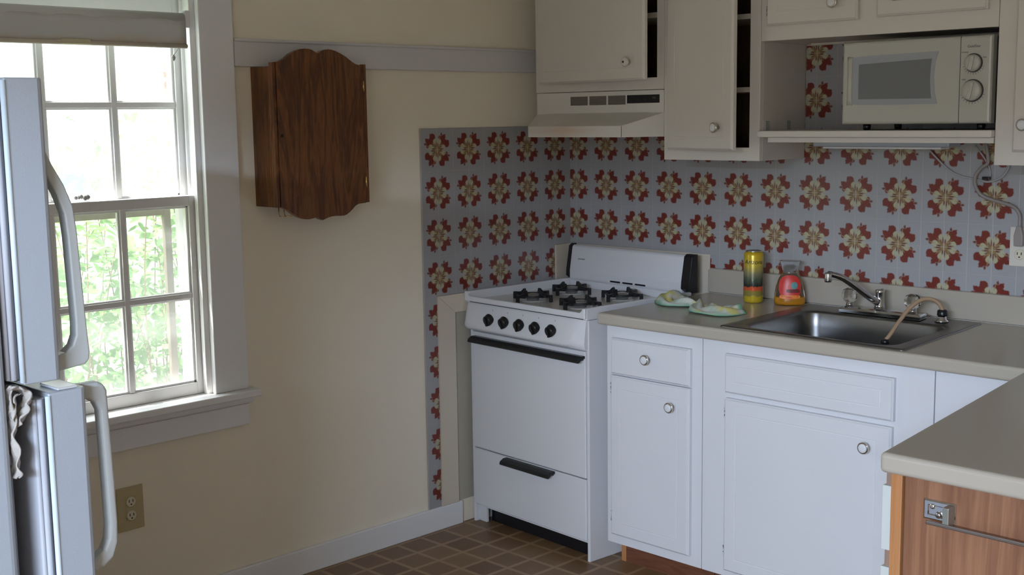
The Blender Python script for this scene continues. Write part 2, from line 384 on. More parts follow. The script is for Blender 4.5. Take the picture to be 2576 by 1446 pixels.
# casing boards (room side)
wb(bx(.0, .022, -1.648, -1.530, .668, 1.878).build('casing', 'trim', win, .003))
wb(bx(.0, .022, -2.475, -2.358, .668, 1.878).build('casing', 'trim', win, .003))
wb(bx(.0, .024, -2.50, -1.505, 1.878, 1.985).build('head_casing', 'trim', win, .003))
mb = MB(); mb.prism([(.0, -2.50), (.062, -2.50), (.062, -1.505), (.0, -1.505), (.0, -1.6455), (-.064, -1.6455), (-.064, -2.3595), (.0, -2.3595)], .646, .668, 'z')
wb(mb.build('window_sill', 'trim', win, .006, 3))
wb(bx(.0, .020, -2.475, -1.530, .552, .620).build('apron', 'trim', win, .003))
wb(bx(.0, .032, -2.49, -1.518, .622, .6455).build('apron_moulding', 'trim', win, .006))
# jambs and stops
mb = MB()
for s_, y0 in ((1, WY1), (-1, WY0)):
    def yy(a, b): return (y0-b, y0-a) if s_ > 0 else (y0+a, y0+b)
    mb.box(-.16, .0, *yy(0, .006), .664, WZ1)
    mb.box(-.022, -.002, *yy(.004, .020), .664, WZ1)
    mb.box(-.070, -.062, *yy(.004, .014), .664, WZ1)
    mb.box(-.139, -.116, *yy(.004, .022), .664, WZ1)
mb.box(-.16, 0, WY0, WY1, WZ1-.012, WZ1)
wb(mb.build('window_frame', 'trim', win, .002))
wb(bx(-.20, -.062, WY0+.001, WY1-.001, .6455, .660).build('outer_sill', 'trim', win, .003))
def sash(name, x0, x1, y0, y1, z0, z1, st_w, top, bot, vs, hs, lab):
    """sash with rails and stiles, each pane its own glass"""
    fr = MB()
    fr.box(x0, x1, y0, y0+st_w, z0, z1); fr.box(x0, x1, y1-st_w, y1, z0, z1)
    fr.box(x0, x1, y0+st_w, y1-st_w, z1-top, z1); fr.box(x0, x1, y0+st_w, y1-st_w, z0, z0+bot)
    # moulded glazing lips
    for v in vs: fr.box(x0+.006, x1-.004, v-.008, v+.008, z0+bot, z1-top); fr.box(x0+.012, x1-.010, v-.014, v+.014, z0+bot, z1-top)
    for h in hs: fr.box(x0+.006, x1-.005, y0+st_w, y1-st_w, h-.008, h+.008); fr.box(x0+.012, x1-.011, y0+st_w, y1-st_w, h-.013, h+.013)
    L = .007
    fr.box(x0+.010, x1-.009, y0+st_w, y0+st_w+L, z0+bot, z1-top); fr.box(x0+.010, x1-.009, y1-st_w-L, y1-st_w, z0+bot, z1-top)
    fr.box(x0+.010, x1-.009, y0+st_w, y1-st_w, z0+bot, z0+bot+L); fr.box(x0+.010, x1-.009, y0+st_w, y1-st_w, z1-top-L, z1-top)
    o = wb(fr.build(name, 'trim', win, .0015)); o['label'] = lab
    Y = [y0+st_w]+list(vs)+[y1-st_w]; Zs = [z0+bot]+list(hs)+[z1-top]; xm = (x0+x1)/2
    for i in range(len(Y)-1):
        for k in range(len(Zs)-1):
            g = bx(xm-.0015, xm+.0015, Y[i], Y[i+1], Zs[k], Zs[k+1]).build('pane', 'glass', o)
sash('lower_sash', -.060, -.026, -2.345, -1.652, .6685, 1.280, .030, .030, .036, [-2.112, -1.897], [.975], 'lower window sash, slid shut')
sash('upper_sash', -.112, -.078, -2.345, -1.652, 1.250, 1.870, .024, .045, .030, [-2.092, -1.877], [1.553], 'upper window sash behind the blind')
wb(bx(-.158, -.140, -2.30, -2.262, 1.263, 1.86).build('storm_stile', 'trim', win, .002)); wb(bx(-.158, -.140, -1.703, -1.680, 1.263, 1.86).build('storm_stile', 'trim', win, .002))
mb = MB(); mb.box(-.158, -.140, -2.30, -2.262, .66, 1.262); mb.box(-.158, -.140, -1.703, -1.680, .66, 1.262); mb.box(-.158, -.140, -2.262, -1.703, .66, .690); mb.box(-.158, -.140, -2.262, -1.703, 1.218, 1.262)
wb(mb.build('storm_frame', 'stormwood', win, .002))
# roller blind
bl = thing('roller_blind', 'grey-cream roller blind rolled up at the top of the window, stained hem', 'blind', (.016, -2.02, 1.80))
BY0, BY1 = -2.345, -1.700
mb = MB().lathe([(.021, BY0), (.021, BY1)], (0, 0, 0), 'y', 28)
ro = mb.build('roller', mat('roller_cloth', (.64, .65, .64), .8), bl); ro.location = -Vector(bl.location)+Vector((.016, 0, 1.797))
mb = MB(); N = 24; loops = []
prof = [(.037, 1.797), (.0385, 1.78), (.039, 1.76), (.0385, 1.74), (.038, 1.724)]
for i in range(N+1):
    y = BY0+(BY1-BY0)*i/N; wv = .0012*math.sin(i*1.3)
    loops.append([Vector((x+wv, y, z)) for x, z in prof]+[Vector((x+wv-.0022, y, z)) for x, z in reversed(prof)])
mb.loft(loops, smooth=True); o = mb.build('shade_cloth', 'shade', bl); o.location = -Vector(bl.location)
o = MB().tube([(.038, BY0, 1.721), (.038, BY1, 1.721)], .0065, 12).build('hem_bar', mat('hem_cloth', (.60, .54, .44), .7), bl); o.location = -Vector(bl.location)
o = bx(.0375, .0462, -2.085, -2.00, 1.7165, 1.7305).build('tape_patch', mat('yellowed_tape', (.62, .57, .38), .5), bl, .002); o.location = -Vector(bl.location)
o = bx(-.0, .03, -1.696, -1.680, 1.775, 1.825).build('bracket', 'trim', bl, .002); o.location = -Vector(bl.location)
pc = MB().tube([(.028, -1.722, 1.716), (.024, -1.728, 1.705), (.020, -1.735, 1.694)], .0012, 6); pc.lathe([(.0015, 0), (.005, .006), (.006, .012), (.002, .018)], (.020, -1.735, 1.678), 'z', 10)
o = pc.build('pull_cord', 'cord', bl); o.location = -Vector(bl.location)
# shell left on the meeting rail
random.seed(3); mb = MB()
for k in range(7):
    c = Vector((-.044+random.uniform(-.01, .01), -2.01+(k-3)*.0055, 1.288+random.uniform(0, .006))); rd = random.uniform(.004, .009)
    mb.lathe([(rd*.2, -rd), (rd*.8, -rd*.5), (rd, 0), (rd*.75, rd*.6), (rd*.2, rd)], c, 'z', 8)
tag(mb.build('seashell', mat('seashell', (.45, .43, .42), .7, var=.4, vscale=80)), 'small grey knobbly shell lying on the window meeting rail', 'shell')

# ------------------------------------------------------------------ oak wall cabinet
wc = thing('wall_cabinet', 'small dark oak wall cabinet with scalloped door beside the window', 'cabinet', (0, -1.29, 1.24))
def at(o, root): o.location = -Vector(root.location); return o
mb = MB(); cy0, cy1, cz0, cz1 = -1.462, -1.102, 1.236, 1.665
mb.box(0.001, .100, cy0, cy0+.014, cz0, cz1); mb.box(.001, .100, cy1-.014, cy1, cz0, cz1)
mb.box(.001, .100, cy0+.014, cy1-.014, cz0, cz0+.012); mb.box(.001, .100, cy0+.014, cy1-.014, cz1-.012, cz1); mb.box(.001, .008, cy0+.014, cy1-.014, cz0+.012, cz1-.012)
at(mb.build('carcass', 'walnut', wc, .0015), wc)
at(bx(.1005, .118, cy0, cy0+.0115, cz0, cz1+.012).build('face_stile', 'walnut', wc, .001), wc); at(bx(.1005, .118, cy1-.013, cy1, cz0-.003, cz1+.012).build('face_stile', 'walnut', wc, .001), wc)
out = [(-1.449, 1.678), (-1.431, 1.681), (-1.412, 1.690), (-1.396, 1.702), (-1.385, 1.708), (-1.369, 1.715), (-1.355, 1.719), (-1.34, 1.7205), (-1.326, 1.720), (-1.315, 1.718), (-1.3, 1.711), (-1.292, 1.7065), (-1.286, 1.710), (-1.278, 1.715), (-1.265, 1.7195), (-1.25, 1.721), (-1.236, 1.7195), (-1.222, 1.716), (-1.208, 1.711), (-1.195, 1.705), (-1.182, 1.699), (-1.172, 1.692), (-1.159, 1.684), (-1.147, 1.678), (-1.136, 1.675), (-1.118, 1.674),
       (-1.118, 1.232), (-1.136, 1.231), (-1.150, 1.230), (-1.162, 1.225), (-1.174, 1.215), (-1.186, 1.206), (-1.198, 1.199), (-1.21, 1.196), (-1.228, 1.196), (-1.244, 1.197), (-1.260, 1.196), (-1.272, 1.194), (-1.284, 1.190), (-1.295, 1.187), (-1.303, 1.190), (-1.311, 1.195), (-1.320, 1.197), (-1.332, 1.195), (-1.346, 1.193), (-1.361, 1.194), (-1.375, 1.197), (-1.387, 1.202), (-1.400, 1.210), (-1.413, 1.219), (-1.424, 1.226), (-1.434, 1.230), (-1.449, 1.237)]
dr = at(MB().prism(out, .102, .121, 'x').build('door', 'walnut', wc, .0025, 2), wc)
for z in (1.607, 1.300):
    h = MB().lathe([(.0028, z-.017), (.0028, z+.017)], (.1215, -1.1165, 0), 'z', 8).build('hinge', 'brass', dr)
h = MB().lathe([(.0045, 0), (.005, .002), (.002, .003)], (0, 0, 0), 'x', 12).build('keyhole', 'black', dr); h.location = (.1205, -1.437, 1.455)
for yk in (-1.425, -1.405):
    hk = MB().tube([(.070, yk, 1.236), (.070, yk, 1.212), (.074, yk, 1.205), (.082, yk, 1.204), (.105, yk+.004, 1.206)], .0015, 8)
    at(hk.build('brass_hook', 'brass', wc), wc)

# ------------------------------------------------------------------ outlets and cords
def receptacle(par, cx, cy, cz, axis):
    """duplex receptacle face with slots, facing +x or -y"""
    for dz in (.021, -.021):
        if axis == 'x':
            r = MB().lathe([(.0155, 0), (.0155, .0025), (.014, .0035)], (cx, cy, cz+dz), 'x', 20, sy=1.0).build('receptacle', 'ivory', par)
            m_ = MB()
            for sy_ in (-.006, .006): m_.box(cx+.0034, cx+.0040, cy+sy_-.0011, cy+sy_+.0011, cz+dz-.001, cz+dz+.007)
            m_.lathe([(.0024, .0034), (.0024, .0040)], (cx, cy, cz+dz-.0075), 'x', 10)
        else:
            r = MB().lathe([(.0155, 0), (.0155, .0025), (.014, .0035)], (cx, cy, cz+dz), '-y', 20).build('receptacle', 'ivory', par)
            m_ = MB()
            for sx_ in (-.006, .006): m_.box(cx+sx_-.0011, cx+sx_+.0011, cy-.0040, cy-.0034, cz+dz-.001, cz+dz+.007)
            m_.lathe([(.0024, .0034), (.0024, .0040)], (cx, cy, cz+dz-.0075), '-y', 10)
        m_.build('slot', 'black', r)
ol = thing('wall_outlet', 'tan duplex wall outlet on the cream wall under the window', 'outlet', (0, -1.943, .37))
at(bx(.0005, .006, -1.986, -1.901, .305, .437).build('cover_plate', 'plate', ol, .003, 3), ol)
rc = bx(.006, .0068, -1.958, -1.928, .335, .407).build('receptacle_body', 'plate', ol); at(rc, ol)
receptacle(rc, .0068, -1.943, .371, 'x')
ol2 = thing('wall_outlet', 'wide ivory wall outlet on the back flower tiles at the right', 'outlet', (1.83, -.008, 1.10))
at(bx(1.773, 1.893, -.014, -.0082, 1.043, 1.160).build('cover_plate', 'plate_b', ol2, .003, 3), ol2)
rc = bx(1.788, 1.822, -.0148, -.0140, 1.062, 1.140).build('receptacle_body', 'plate_b', ol2); at(rc, ol2)
receptacle(rc, 1.805, -.0148, 1.100, 'y')
pl = thing('power_cord', 'taupe power cord plugged into the outlet, looping up under the cabinet', 'cord', (1.805, -.03, 1.12))
mb = MB(); mb.loft([[Vector((1.806+a*wd, -.0195-.008*(1+b_)+.0, z)) for a, b_ in ((-1, -1), (1, -1), (1, 1), (-1, 1))] for z, wd in ((1.105, .013), (1.135, .014), (1.155, .009), (1.165, .006))])
at(mb.build('plug', 'cord_b', pl, .003), pl)
def smooth_path(pts, n=6):
    pts = [Vector(p) for p in pts]; out = []
    for i in range(len(pts)-1):
        p0, p1, p2, p3 = pts[max(i-1, 0)], pts[i], pts[i+1], pts[min(i+2, len(pts)-1)]
        for k in range(n):
            t = k/n; out.append(.5*((2*p1)+(-p0+p2)*t+(2*p0-5*p1+4*p2-p3)*t*t+(-p0+3*p1-3*p2+p3)*t*t*t))
    out.append(pts[-1]); return out
cp = smooth_path([(1.806, -.027, 1.163), (1.803, -.022, 1.195), (1.785, -.020, 1.218), (1.750, -.018, 1.229), (1.715, -.018, 1.238), (1.685, -.024, 1.252), (1.668, -.027, 1.280), (1.668, -.027, 1.308), (1.685, -.027, 1.332), (1.705, -.028, 1.350), (1.700, -.036, 1.405)])
at(MB().tube(cp, [.0055]*len(cp), 8).build('cable', 'cord_b', pl), pl)
w2 = thing('light_cord', 'thin white cord hanging in a long curve from the shelf light', 'cord', (1.6, -.02, 1.35))
cp = smooth_path([(1.50, -.02, 1.400), (1.53, -.013, 1.365), (1.575, -.013, 1.325), (1.615, -.0125, 1.305), (1.66, -.0125, 1.298), (1.70, -.0135, 1.290), (1.740, -.016, 1.303), (1.763, -.018, 1.333), (1.768, -.03, 1.352)])
at(MB().tube(cp, .0032, 8).build('cable', 'cord', w2), w2)
cp = smooth_path([(1.662, -.024, 1.398), (1.69, -.020, 1.360), (1.705, -.016, 1.330), (1.708, -.015, 1.305)])
at(MB().tube(cp, .0025, 8).build('cable', 'cord', w2), w2)
at(bx(1.690, 1.712, -.034, -.0175, 1.297, 1.306).build('black_clip', 'black', w2, .002), w2)

# ------------------------------------------------------------------ cabinet doors and knobs
def rectloop(x0, x1, z0, z1, ins, y): return [Vector((x0+ins, y, z0+ins)), Vector((x1-ins, y, z0+ins)), Vector((x1-ins, y, z1-ins)), Vector((x0+ins, y, z1-ins))]
def door_mesh(x0, x1, z0, z1, t=.019, groove=.042, lip=True):
    """a slab door facing -y, back at y=0, routed lip and a shallow groove line"""
    L = [rectloop(x0, x1, z0, z1, 0, 0), rectloop(x0, x1, z0, z1, 0, -t+.006), rectloop(x0, x1, z0, z1, .0025, -t+.0045), rectloop(x0, x1, z0, z1, .006, -t)]
    if groove: L += [rectloop(x0, x1, z0, z1, groove, -t), rectloop(x0, x1, z0, z1, groove+.0018, -t+.0009), rectloop(x0, x1, z0, z1, groove+.004, -t)]
    return MB().loft(L)
def knob(par, x, y, z, kind='nickel'):
    if kind == 'nickel':
        k = MB().lathe([(.006, 0), (.006, .012), (.010, .015), (.0165, .017), (.0168, .023), (.0155, .0245)], (x, y, z), '-y', 24).build('knob', 'nickel', par)
        MB().lathe([(.0125, .0240), (.0128, .0262), (.010, .0275), (.004, .028)], (x, y, z), '-y', 20).build('knob_centre', 'enamel', k)
    else:
        k = MB().lathe([(.007, 0), (.007, .010), (.013, .014), (.016, .019), (.015, .024), (.009, .0275), (.003, .028)], (x, y, z), '-y', 20).build('knob', 'cab_up', par)
        MB().lathe([(.004, .0275), (.004, .029)], (x, y, z), '-y', 10).build('screw', 'black', k)
    return k
def hinge(par, x, y, z, h=.036):
    o_ = MB().lathe([(.0028, z-h/2), (.0034, z-h/2+.004), (.0026, z-.006), (.0034, z-.004), (.0034, z+.005), (.0026, z+.007), (.0034, z+h/2-.004), (.0028, z+h/2)], (x, y, 0), 'z', 8).build('hinge', HM, par); return o_
q = NT('chipped_hinge_paint'); o = q.obj(); mr = q.n('ShaderNodeMapRange'); q.l(q.noise(140, 2, .5, o), mr.inputs[0]); mr.inputs[1].default_value = .46; mr.inputs[2].default_value = .5
q.l(q.mix(mr.outputs[0], (.70, .70, .72), (.06, .03, .03)), q.b.inputs['Base Color']); HM = q.m

# base cabinets ------------------------------------------------
FY = -.592
def carcass(par, x0, x1, y0, y1, z0, z1, m, t=.016, face=None, back=True, inside=None):
    """box with open front closed by a face frame; openings = list of (x0,x1,z0,z1)"""
    mb = MB(); mb.box(x0, x0+t, y0+.018, y1, z0, z1); mb.box(x1-t, x1, y0+.018, y1, z0, z1); mb.box(x0+t, x1-t, y0+.018, y1, z0, z0+t)
    if back: mb.box(x0+t, x1-t, y1-.006, y1, z0+t, z1)
    return at(mb.build('carcass', inside or m, par, .0008), par)
def faceframe(par, x0, x1, y, z0, z1, openings, m):
    xs = sorted({x0, x1, *[v for o_ in openings for v in o_[:2]]}); zs = sorted({z0, z1, *[v for o_ in openings for v in o_[2:]]})
    # solid cells unioned into strips: vertical cells
    bm = bmesh.new(); vd = {}
    def V(a, b):
        if (a, b) not in vd: vd[(a, b)] = bm.verts.new((a, y, b))
        return vd[(a, b)]
    for i in range(len(xs)-1):
        for k in range(len(zs)-1):
            cx, cz = (xs[i]+xs[i+1])/2, (zs[k]+zs[k+1])/2
            if any(o_[0] < cx < o_[1] and o_[2] < cz < o_[3] for o_ in openings): continue
            bm.faces.new((V(xs[i], zs[k]), V(xs[i+1], zs[k]), V(xs[i+1], zs[k+1]), V(xs[i], zs[k+1])))
    r = bmesh.ops.extrude_face_region(bm, geom=bm.faces[:]); bmesh.ops.translate(bm, verts=[e for e in r['geom'] if isinstance(e, bmesh.types.BMVert)], vec=(0, .018, 0))
    bm.verts.index_update(); mb = MB().add([v.co.copy() for v in bm.verts], [tuple(v.index for v in g.verts) for g in bm.faces]); bm.free()
    return at(mb.build('face_frame', m, par, .0012), par)
b1 = thing('base_cabinet', 'narrow white base cabinet with one drawer and one door, right of the stove', 'cabinet', (.89, FY, 0))
carcass(b1, .700, 1.084, FY, -.012, .088, .826, 'cab')
faceframe(b1, .700, 1.084, FY, .088, .826, [(.75, 1.03, .69, .77), (.75, 1.03, .14, .64)], 'cab')
d = at(door_mesh(.729, 1.047, .667, .786, groove=0).build('drawer', 'cab', b1, .0015), b1); d.location.y += FY-.0002; knob(d, .888, -.019, .735)
d = at(door_mesh(.727, 1.047, .122, .662).build('door', 'cab', b1, .0012), b1); d.location.y += FY-.0002; knob(d, .985, -.019, .596); hinge(d, .7235, -.006, .618); hinge(d, .7235, -.006, .183)
at(bx(.72, 1.084, -.520, -.504, 0, .088).build('toe_kick', 'brown', b1), b1)
at(bx(.700, .7195, -.520, -.02, 0, .088).build('plinth_side', 'oak_edge', b1), b1)
b2 = thing('base_cabinet', 'wide white sink base cabinet with false drawer front above one big door', 'cabinet', (1.46, FY, 0))
carcass(b2, 1.087, 1.835, FY, -.012, .088, .826, 'cab', back=False)
faceframe(b2, 1.087, 1.835, FY, .088, .826, [(1.21, 1.70, .69, .76), (1.21, 1.70, .14, .63)], 'cab')
d = at(door_mesh(1.178, 1.727, .670, .790, groove=.034).build('false_drawer_front', 'cab', b2, .0012), b2); d.location.y += FY-.0002
d = at(door_mesh(1.178, 1.724, .112, .654).build('door', 'cab', b2, .0012), b2); d.location.y += FY-.0002; knob(d, 1.655, -.019, .590); hinge(d, 1.1745, -.006, .609); hinge(d, 1.1745, -.006, .172)
at(bx(1.087, 1.835, -.520, -.504, 0, .088).build('toe_kick', 'brown', b2), b2)
b3 = thing('base_cabinet', 'plain white corner filler cabinet between sink cabinet and peninsula', 'cabinet', (1.98, FY, 0))
mb = MB(); mb.box(1.838, 2.125, FY, FY+.018, .088, .826); mb.box(1.838, 1.854, FY+.018, -.012, .088, .826); mb.box(1.854, 2.125, -.03, -.012, .088, .826)
at(mb.build('front_panel', 'cab', b3, .0012), b3); at(bx(1.838, 2.125, -.520, -.504, 0, .088).build('toe_kick', 'brown', b3), b3)
# peninsula ------------------------------------------------
pn = thing('peninsula_cabinet', 'wood-grain peninsula cabinet with white drawer fronts, nearest on the right', 'cabinet', (2.5, -1.1, 0))
mb = MB(); mb.box(2.232, 2.80, -1.515, -1.499, .0, .824)
at(mb.build('end_panel', 'oak', pn, .001), pn)
mb = MB(); mb.box(2.206, 2.2285, -1.520, -1.500, .06, .824)
at(mb.build('front_stile', 'oak_edge', pn, .001), pn)
mb = MB(); mb.box(2.206, 2.2305, -1.499, -.66, .10, .824); mb.box(2.23, 2.79, -1.499, -.66, .10, .116); mb.box(2.78, 2.80, -1.499, -.66, .0, .824); mb.box(2.24, 2.26, -1.499, -.66, 0, .1)
at(mb.build('frame', 'brownlt', pn), pn)
for z0, z1 in ((.668, .795), (.30, .634), (.13, .27)):
    dd = at(bx(2.186, 2.2045, -1.515, -1.12, z0, z1).build('drawer_front', 'cutdrawer', pn, .001), pn)
    dd2 = at(bx(2.186, 2.2045, -1.09, -.69, z0, z1).build('drawer_front', 'cutdrawer', pn, .001), pn)
for z0, z1 in ((.634, .668), (.795, .822)): at(bx(2.190, 2.2058, -1.507, -1.500, z0, z1).build('bare_rail_end', 'brownlt', pn), pn)
tb = thing('towel_bar', 'chrome towel bar screwed to the end of the wooden peninsula', 'towel bar', (2.3, -1.515, .77))
def bracket(x0):
    x1 = x0+.062; mb = MB(); z0, z1 = .750, .788
    mb.loft([[Vector((a, y, b)) for a, b in ((x0+i, z0+i), (x1-i, z0+i), (x1-i, z1-i), (x0+i, z1-i))] for i, y in ((0, -1.5155), (0, -1.5185), (.003, -1.5205), (.009, -1.5205), (.011, -1.5190))])
    b = at(mb.build('bracket', 'chrome', tb), tb)
    for dx, dz in ((.018, .026), (.044, .026)):
        MB().lathe([(.0055, 0), (.0050, .002), (.0025, .0032)], (x0+dx, -1.519, z0+dz), '-y', 14).build('screw', 'nickel', b)
    MB().lathe([(.007, 0), (.006, .004), (.003, .006)], (x0+.031, -1.519, z0+.012), '-y', 14).build('boss', 'chrome', b)
    a = bx(x1-.013, x1-.001, -1.545, -1.519, z0-.001, z1-.002).build('arm', mat('dull_arm_metal', (.33, .34, .30), .35, .6), b, .001)
bracket(2.272); bracket(2.70)
mb = MB(); mb.box(2.290, 2.76, -1.5475, -1.541, .7485, .7560); at(mb.build('bar', mat('dull_bar_metal', (.34, .30, .27), .3, .9), tb, .002), tb)

# ------------------------------------------------------------------ countertop
CT = .868
SC = [(1.150, -.600), (1.752, -.606), (1.722, -.060), (1.130, -.048)]       # sink rim: front left, front right, back right, back left
def sk(u, v):
    a, b, c_, d_ = [Vector(p) for p in SC]; p = (a*(1-u)+b*u)*(1-v)+(d_*(1-u)+c_*u)*v; return p.x, p.y
hole = [sk(.03, .03), sk(.97, .03), sk(.97, .97), sk(.03, .97)]
outer = [(.690, -.022), (.690, -.634), (1.2, -.630), (2.088, -.622), (2.197, -1.550), (2.90, -1.535), (2.90, -.022)]
ct = thing('countertop', 'beige laminate countertop running from the stove round into the peninsula', 'countertop', (1.6, -.3, .83))
mb = MB().prism(outer, .829, CT, 'z', hole)
at(mb.build('worktop', 'counter', ct, .009, 4), ct)
mb = MB(); mb.prism([(.690, .8685), (.690, .948), (.697, .955), (2.9, .955), (2.9, .8685)], -.026, -.0085, 'y'); at(mb.build('backsplash_upstand', 'counter', ct, .004, 3), ct)
# ------------------------------------------------------------------ sink
def rl(u0, u1, v0, v1, rad, z, n=6):
    """rounded rectangle loop in sink (u,v) space; rad in metres"""
    pts = []; ru, rv = rad/.6, rad/.55
    for (cu_, cv_, a0) in ((u1-ru, v1-rv, 0), (u0+ru, v1-rv, 90), (u0+ru, v0+rv, 180), (u1-ru, v0+rv, 270)):
        for k in range(n+1):
            a = math.radians(a0+90*k/n); x, y = sk(cu_+ru*math.cos(a), cv_+rv*math.sin(a)); pts.append(Vector((x, y, z)))
    return pts
sn = thing('kitchen_sink', 'stainless steel single bowl sink set in the beige counter', 'sink', (1.44, -.33, .868))
bu = (.090, .905, .085, .800)
L = [rl(0, 1, 0, 1, .012, CT+.0004), rl(0, 1, 0, 1, .012, CT+.002), rl(.006, .994, .006, .994, .012, CT+.004), rl(.03, .97, .03, .97, .012, CT+.0035),
     rl(bu[0]-.02, bu[1]+.02, bu[2]-.02, bu[3]+.02, .055, CT+.0015), rl(bu[0]-.004, bu[1]+.004, bu[2]-.004, bu[3]+.004, .055, CT-.001), rl(*bu, .055, CT-.007)]
for i, d_ in ((.006, .05), (.012, .10), (.018, .14), (.030, .158), (.055, .168), (.10, .171)):
    L.append(rl(bu[0]+i, bu[1]-i, bu[2]+i, bu[3]-i, max(.03, .055-i*.1), CT-d_))
at(MB().loft(L, cap0=False, cap1=True, smooth=True).build('basin', 'steel', sn), sn)
dx_, dy_ = sk(.5, .45)
at(MB().lathe([(.045, CT-.1705), (.043, CT-.168), (.030, CT-.1695), (.006, CT-.1695)], (dx_, dy_, 0), 'z', 24).build('drain', 'chrome', sn), sn)
# ------------------------------------------------------------------ faucet
fa = thing('faucet', 'chrome two-handle kitchen faucet with clear crystal knobs behind the sink', 'faucet', (1.425, -.115, .873))
zt = CT+.0038
mb = MB(); L = []
for i, z in ((0, 0), (0, .010), (.004, .016), (.012, .019)):
    L.append([Vector((x+(i if x < 1.4 else -i), y+(i if y < -.115 else -i), zt+z)) for x, y in ((1.290, -.150), (1.567, -.150), (1.560, -.088), (1.284, -.088))])
at(mb.loft(L).build('escutcheon', 'chrome', fa, .002), fa)
def cknob(x, y):
    k = at(MB().lathe([(.013, 0), (.012, .012)], (x, y, zt+.018), 'z', 16).build('handle_stem', 'chrome', fa), fa)
    mb = MB().lathe([(.012, .0), (.021, .006), (.0255, .018), (.0255, .030), (.021, .041), (.012, .045)], (x, y, zt+.030), 'z', 10, smooth=False)
    g = mb.build('crystal_knob', 'crystal', k)
cknob(1.312, -.118); cknob(1.528, -.122)
at(MB().lathe([(.017, 0), (.016, .012), (.014, .016), (.014, .050), (.0145, .052), (.0145, .060), (.012, .063)], (1.412, -.112, zt+.017), 'z', 20).build('post', 'chrome', fa), fa)
sp0, sp1 = Vector((1.410, -.122, zt+.040)), Vector((1.332, -.285, 1.012))
pts = smooth_path([sp0, sp0+(sp1-sp0)*.3+Vector((0, 0, .004)), sp0+(sp1-sp0)*.7+Vector((0, 0, .012)), sp1], 4); n_ = len(pts)
s_ = at(MB().tube(pts, [.0125-.004*i/(n_-1) for i in range(n_)], 14).build('spout', 'chrome', fa), fa)
MB().lathe([(.0105, -.024), (.0115, -.020), (.0115, .000), (.0105, .004), (.006, .006)], sp1+Vector((0, -.002, -.002)), 'z', 18).build('aerator', 'chrome', s_)
sh = thing('sprayer_hose', 'tan hose arching from a chrome base on the sink down into the bowl', 'hose', (1.620, -.118, .872))
at(MB().lathe([(.020, 0), (.020, .003), (.014, .008), (.0135, .014), (.010, .020)], (1.620, -.118, zt), 'z', 18).build('hose_base', 'chrome', sh), sh)
at(MB().lathe([(.0150, .019), (.0155, .022), (.0150, .034), (.011, .037)], (1.622, -.118, zt), 'z', 18).build('collar', 'black', sh), sh)
hp = smooth_path([(1.622, -.118, zt+.034), (1.616, -.124, .924), (1.600, -.140, .940), (1.578, -.165, .940), (1.560, -.200, .918), (1.550, -.245, .882), (1.544, -.285, .848), (1.538, -.302, .832)])
at(MB().tube(hp, .0062, 10).build('hose', 'hose', sh), sh)
at(MB().lathe([(.012, -.006), (.013, -.002), (.013, .006), (.008, .008)], (1.537, -.304, .826), 'z', 14).build('hose_tip', 'black', sh), sh)
# ------------------------------------------------------------------ things on the counter
can = thing('drink_can', 'tall yellow and black drink can standing on the counter', 'can', (.953, -.128, CT+.0003))
MB().lathe([(.026, 0), (.0315, .004), (.033, .010), (.033, .160), (.0315, .168), (.027, .173)], (0, 0, 0), 'z', 32).build('can_body', 'can', can)
MB().lathe([(.027, .1732), (.0275, .176), (.0258, .1765), (.0248, .1735), (.006, .1735)], (0, 0, 0), 'z', 32).build('lid', 'alum', can)
# lettering wrapped on the can, facing the camera
ang = math.atan2(-3.62+.128, 3.307-.953)
cu = bpy.data.curves.new('c', 'FONT'); cu.body = 'Arizona'; cu.size = .021; cu.align_x = 'CENTER'; cu.align_y = 'CENTER'; cu.shear = .25
t_ = bpy.data.objects.new('c', cu); COL.objects.link(t_); me = bpy.data.meshes.new_from_object(t_.evaluated_get(bpy.context.evaluated_depsgraph_get())); bpy.data.objects.remove(t_)
bm = bmesh.new(); bm.from_mesh(me); bmesh.ops.triangulate(bm, faces=bm.faces[:]); bmesh.ops.subdivide_edges(bm, edges=[e_ for e_ in bm.edges if e_.calc_length() > .004], cuts=2)
for v in bm.verts:
    a = ang+v.co.x/.033; v.co = Vector((.0336*math.cos(a), .0336*math.sin(a), .140+v.co.y))
bm.to_mesh(me); bm.free(); me.materials.clear(); me.materials.append(M['black']); o = bpy.data.objects.new('lettering', me); COL.objects.link(o); o.parent = can
bo = thing('soap_bottle', 'clear plastic dish soap bottle with red label and a little amber soap left', 'bottle', (1.078, -.100, CT+.0003), math.radians(34))
prof = [(.044, 0), (.050, .003), (.0515, .012), (.050, .035), (.045, .065), (.036, .090), (.027, .105), (.024, .112), (.025, .120), (.030, .135), (.0345, .146), (.034, .149)]
MB().lathe(prof, (0, 0, 0), 'z', 36, sy=.55).build('bottle_body', 'clear', bo)
MB().lathe([(.042, .002), (.0485, .006), (.0495, .012), (.0487, .026), (.0480, .0275)], (0, 0, 0), 'z', 36, sy=.54).build('soap', 'soap', bo)
def radat(z):
    for (r1, z1), (r2, z2) in zip(prof, prof[1:]):
        if z1 <= z <= z2: return r1+(r2-r1)*(z-z1)/(z2-z1)
    return .03
def onbottle(pts2, extra, name, m, par):
    """decal shape given in (x, z) laid on the bottle's front"""
    mb = MB(); vs = []
    for x, z in pts2:
        r = radat(z)+extra; xx = max(-r*.97, min(r*.97, x)); vs.append(Vector((xx, -math.sqrt(max(0, r*r-xx*xx))*.55-extra*.6, z)))
    return vs
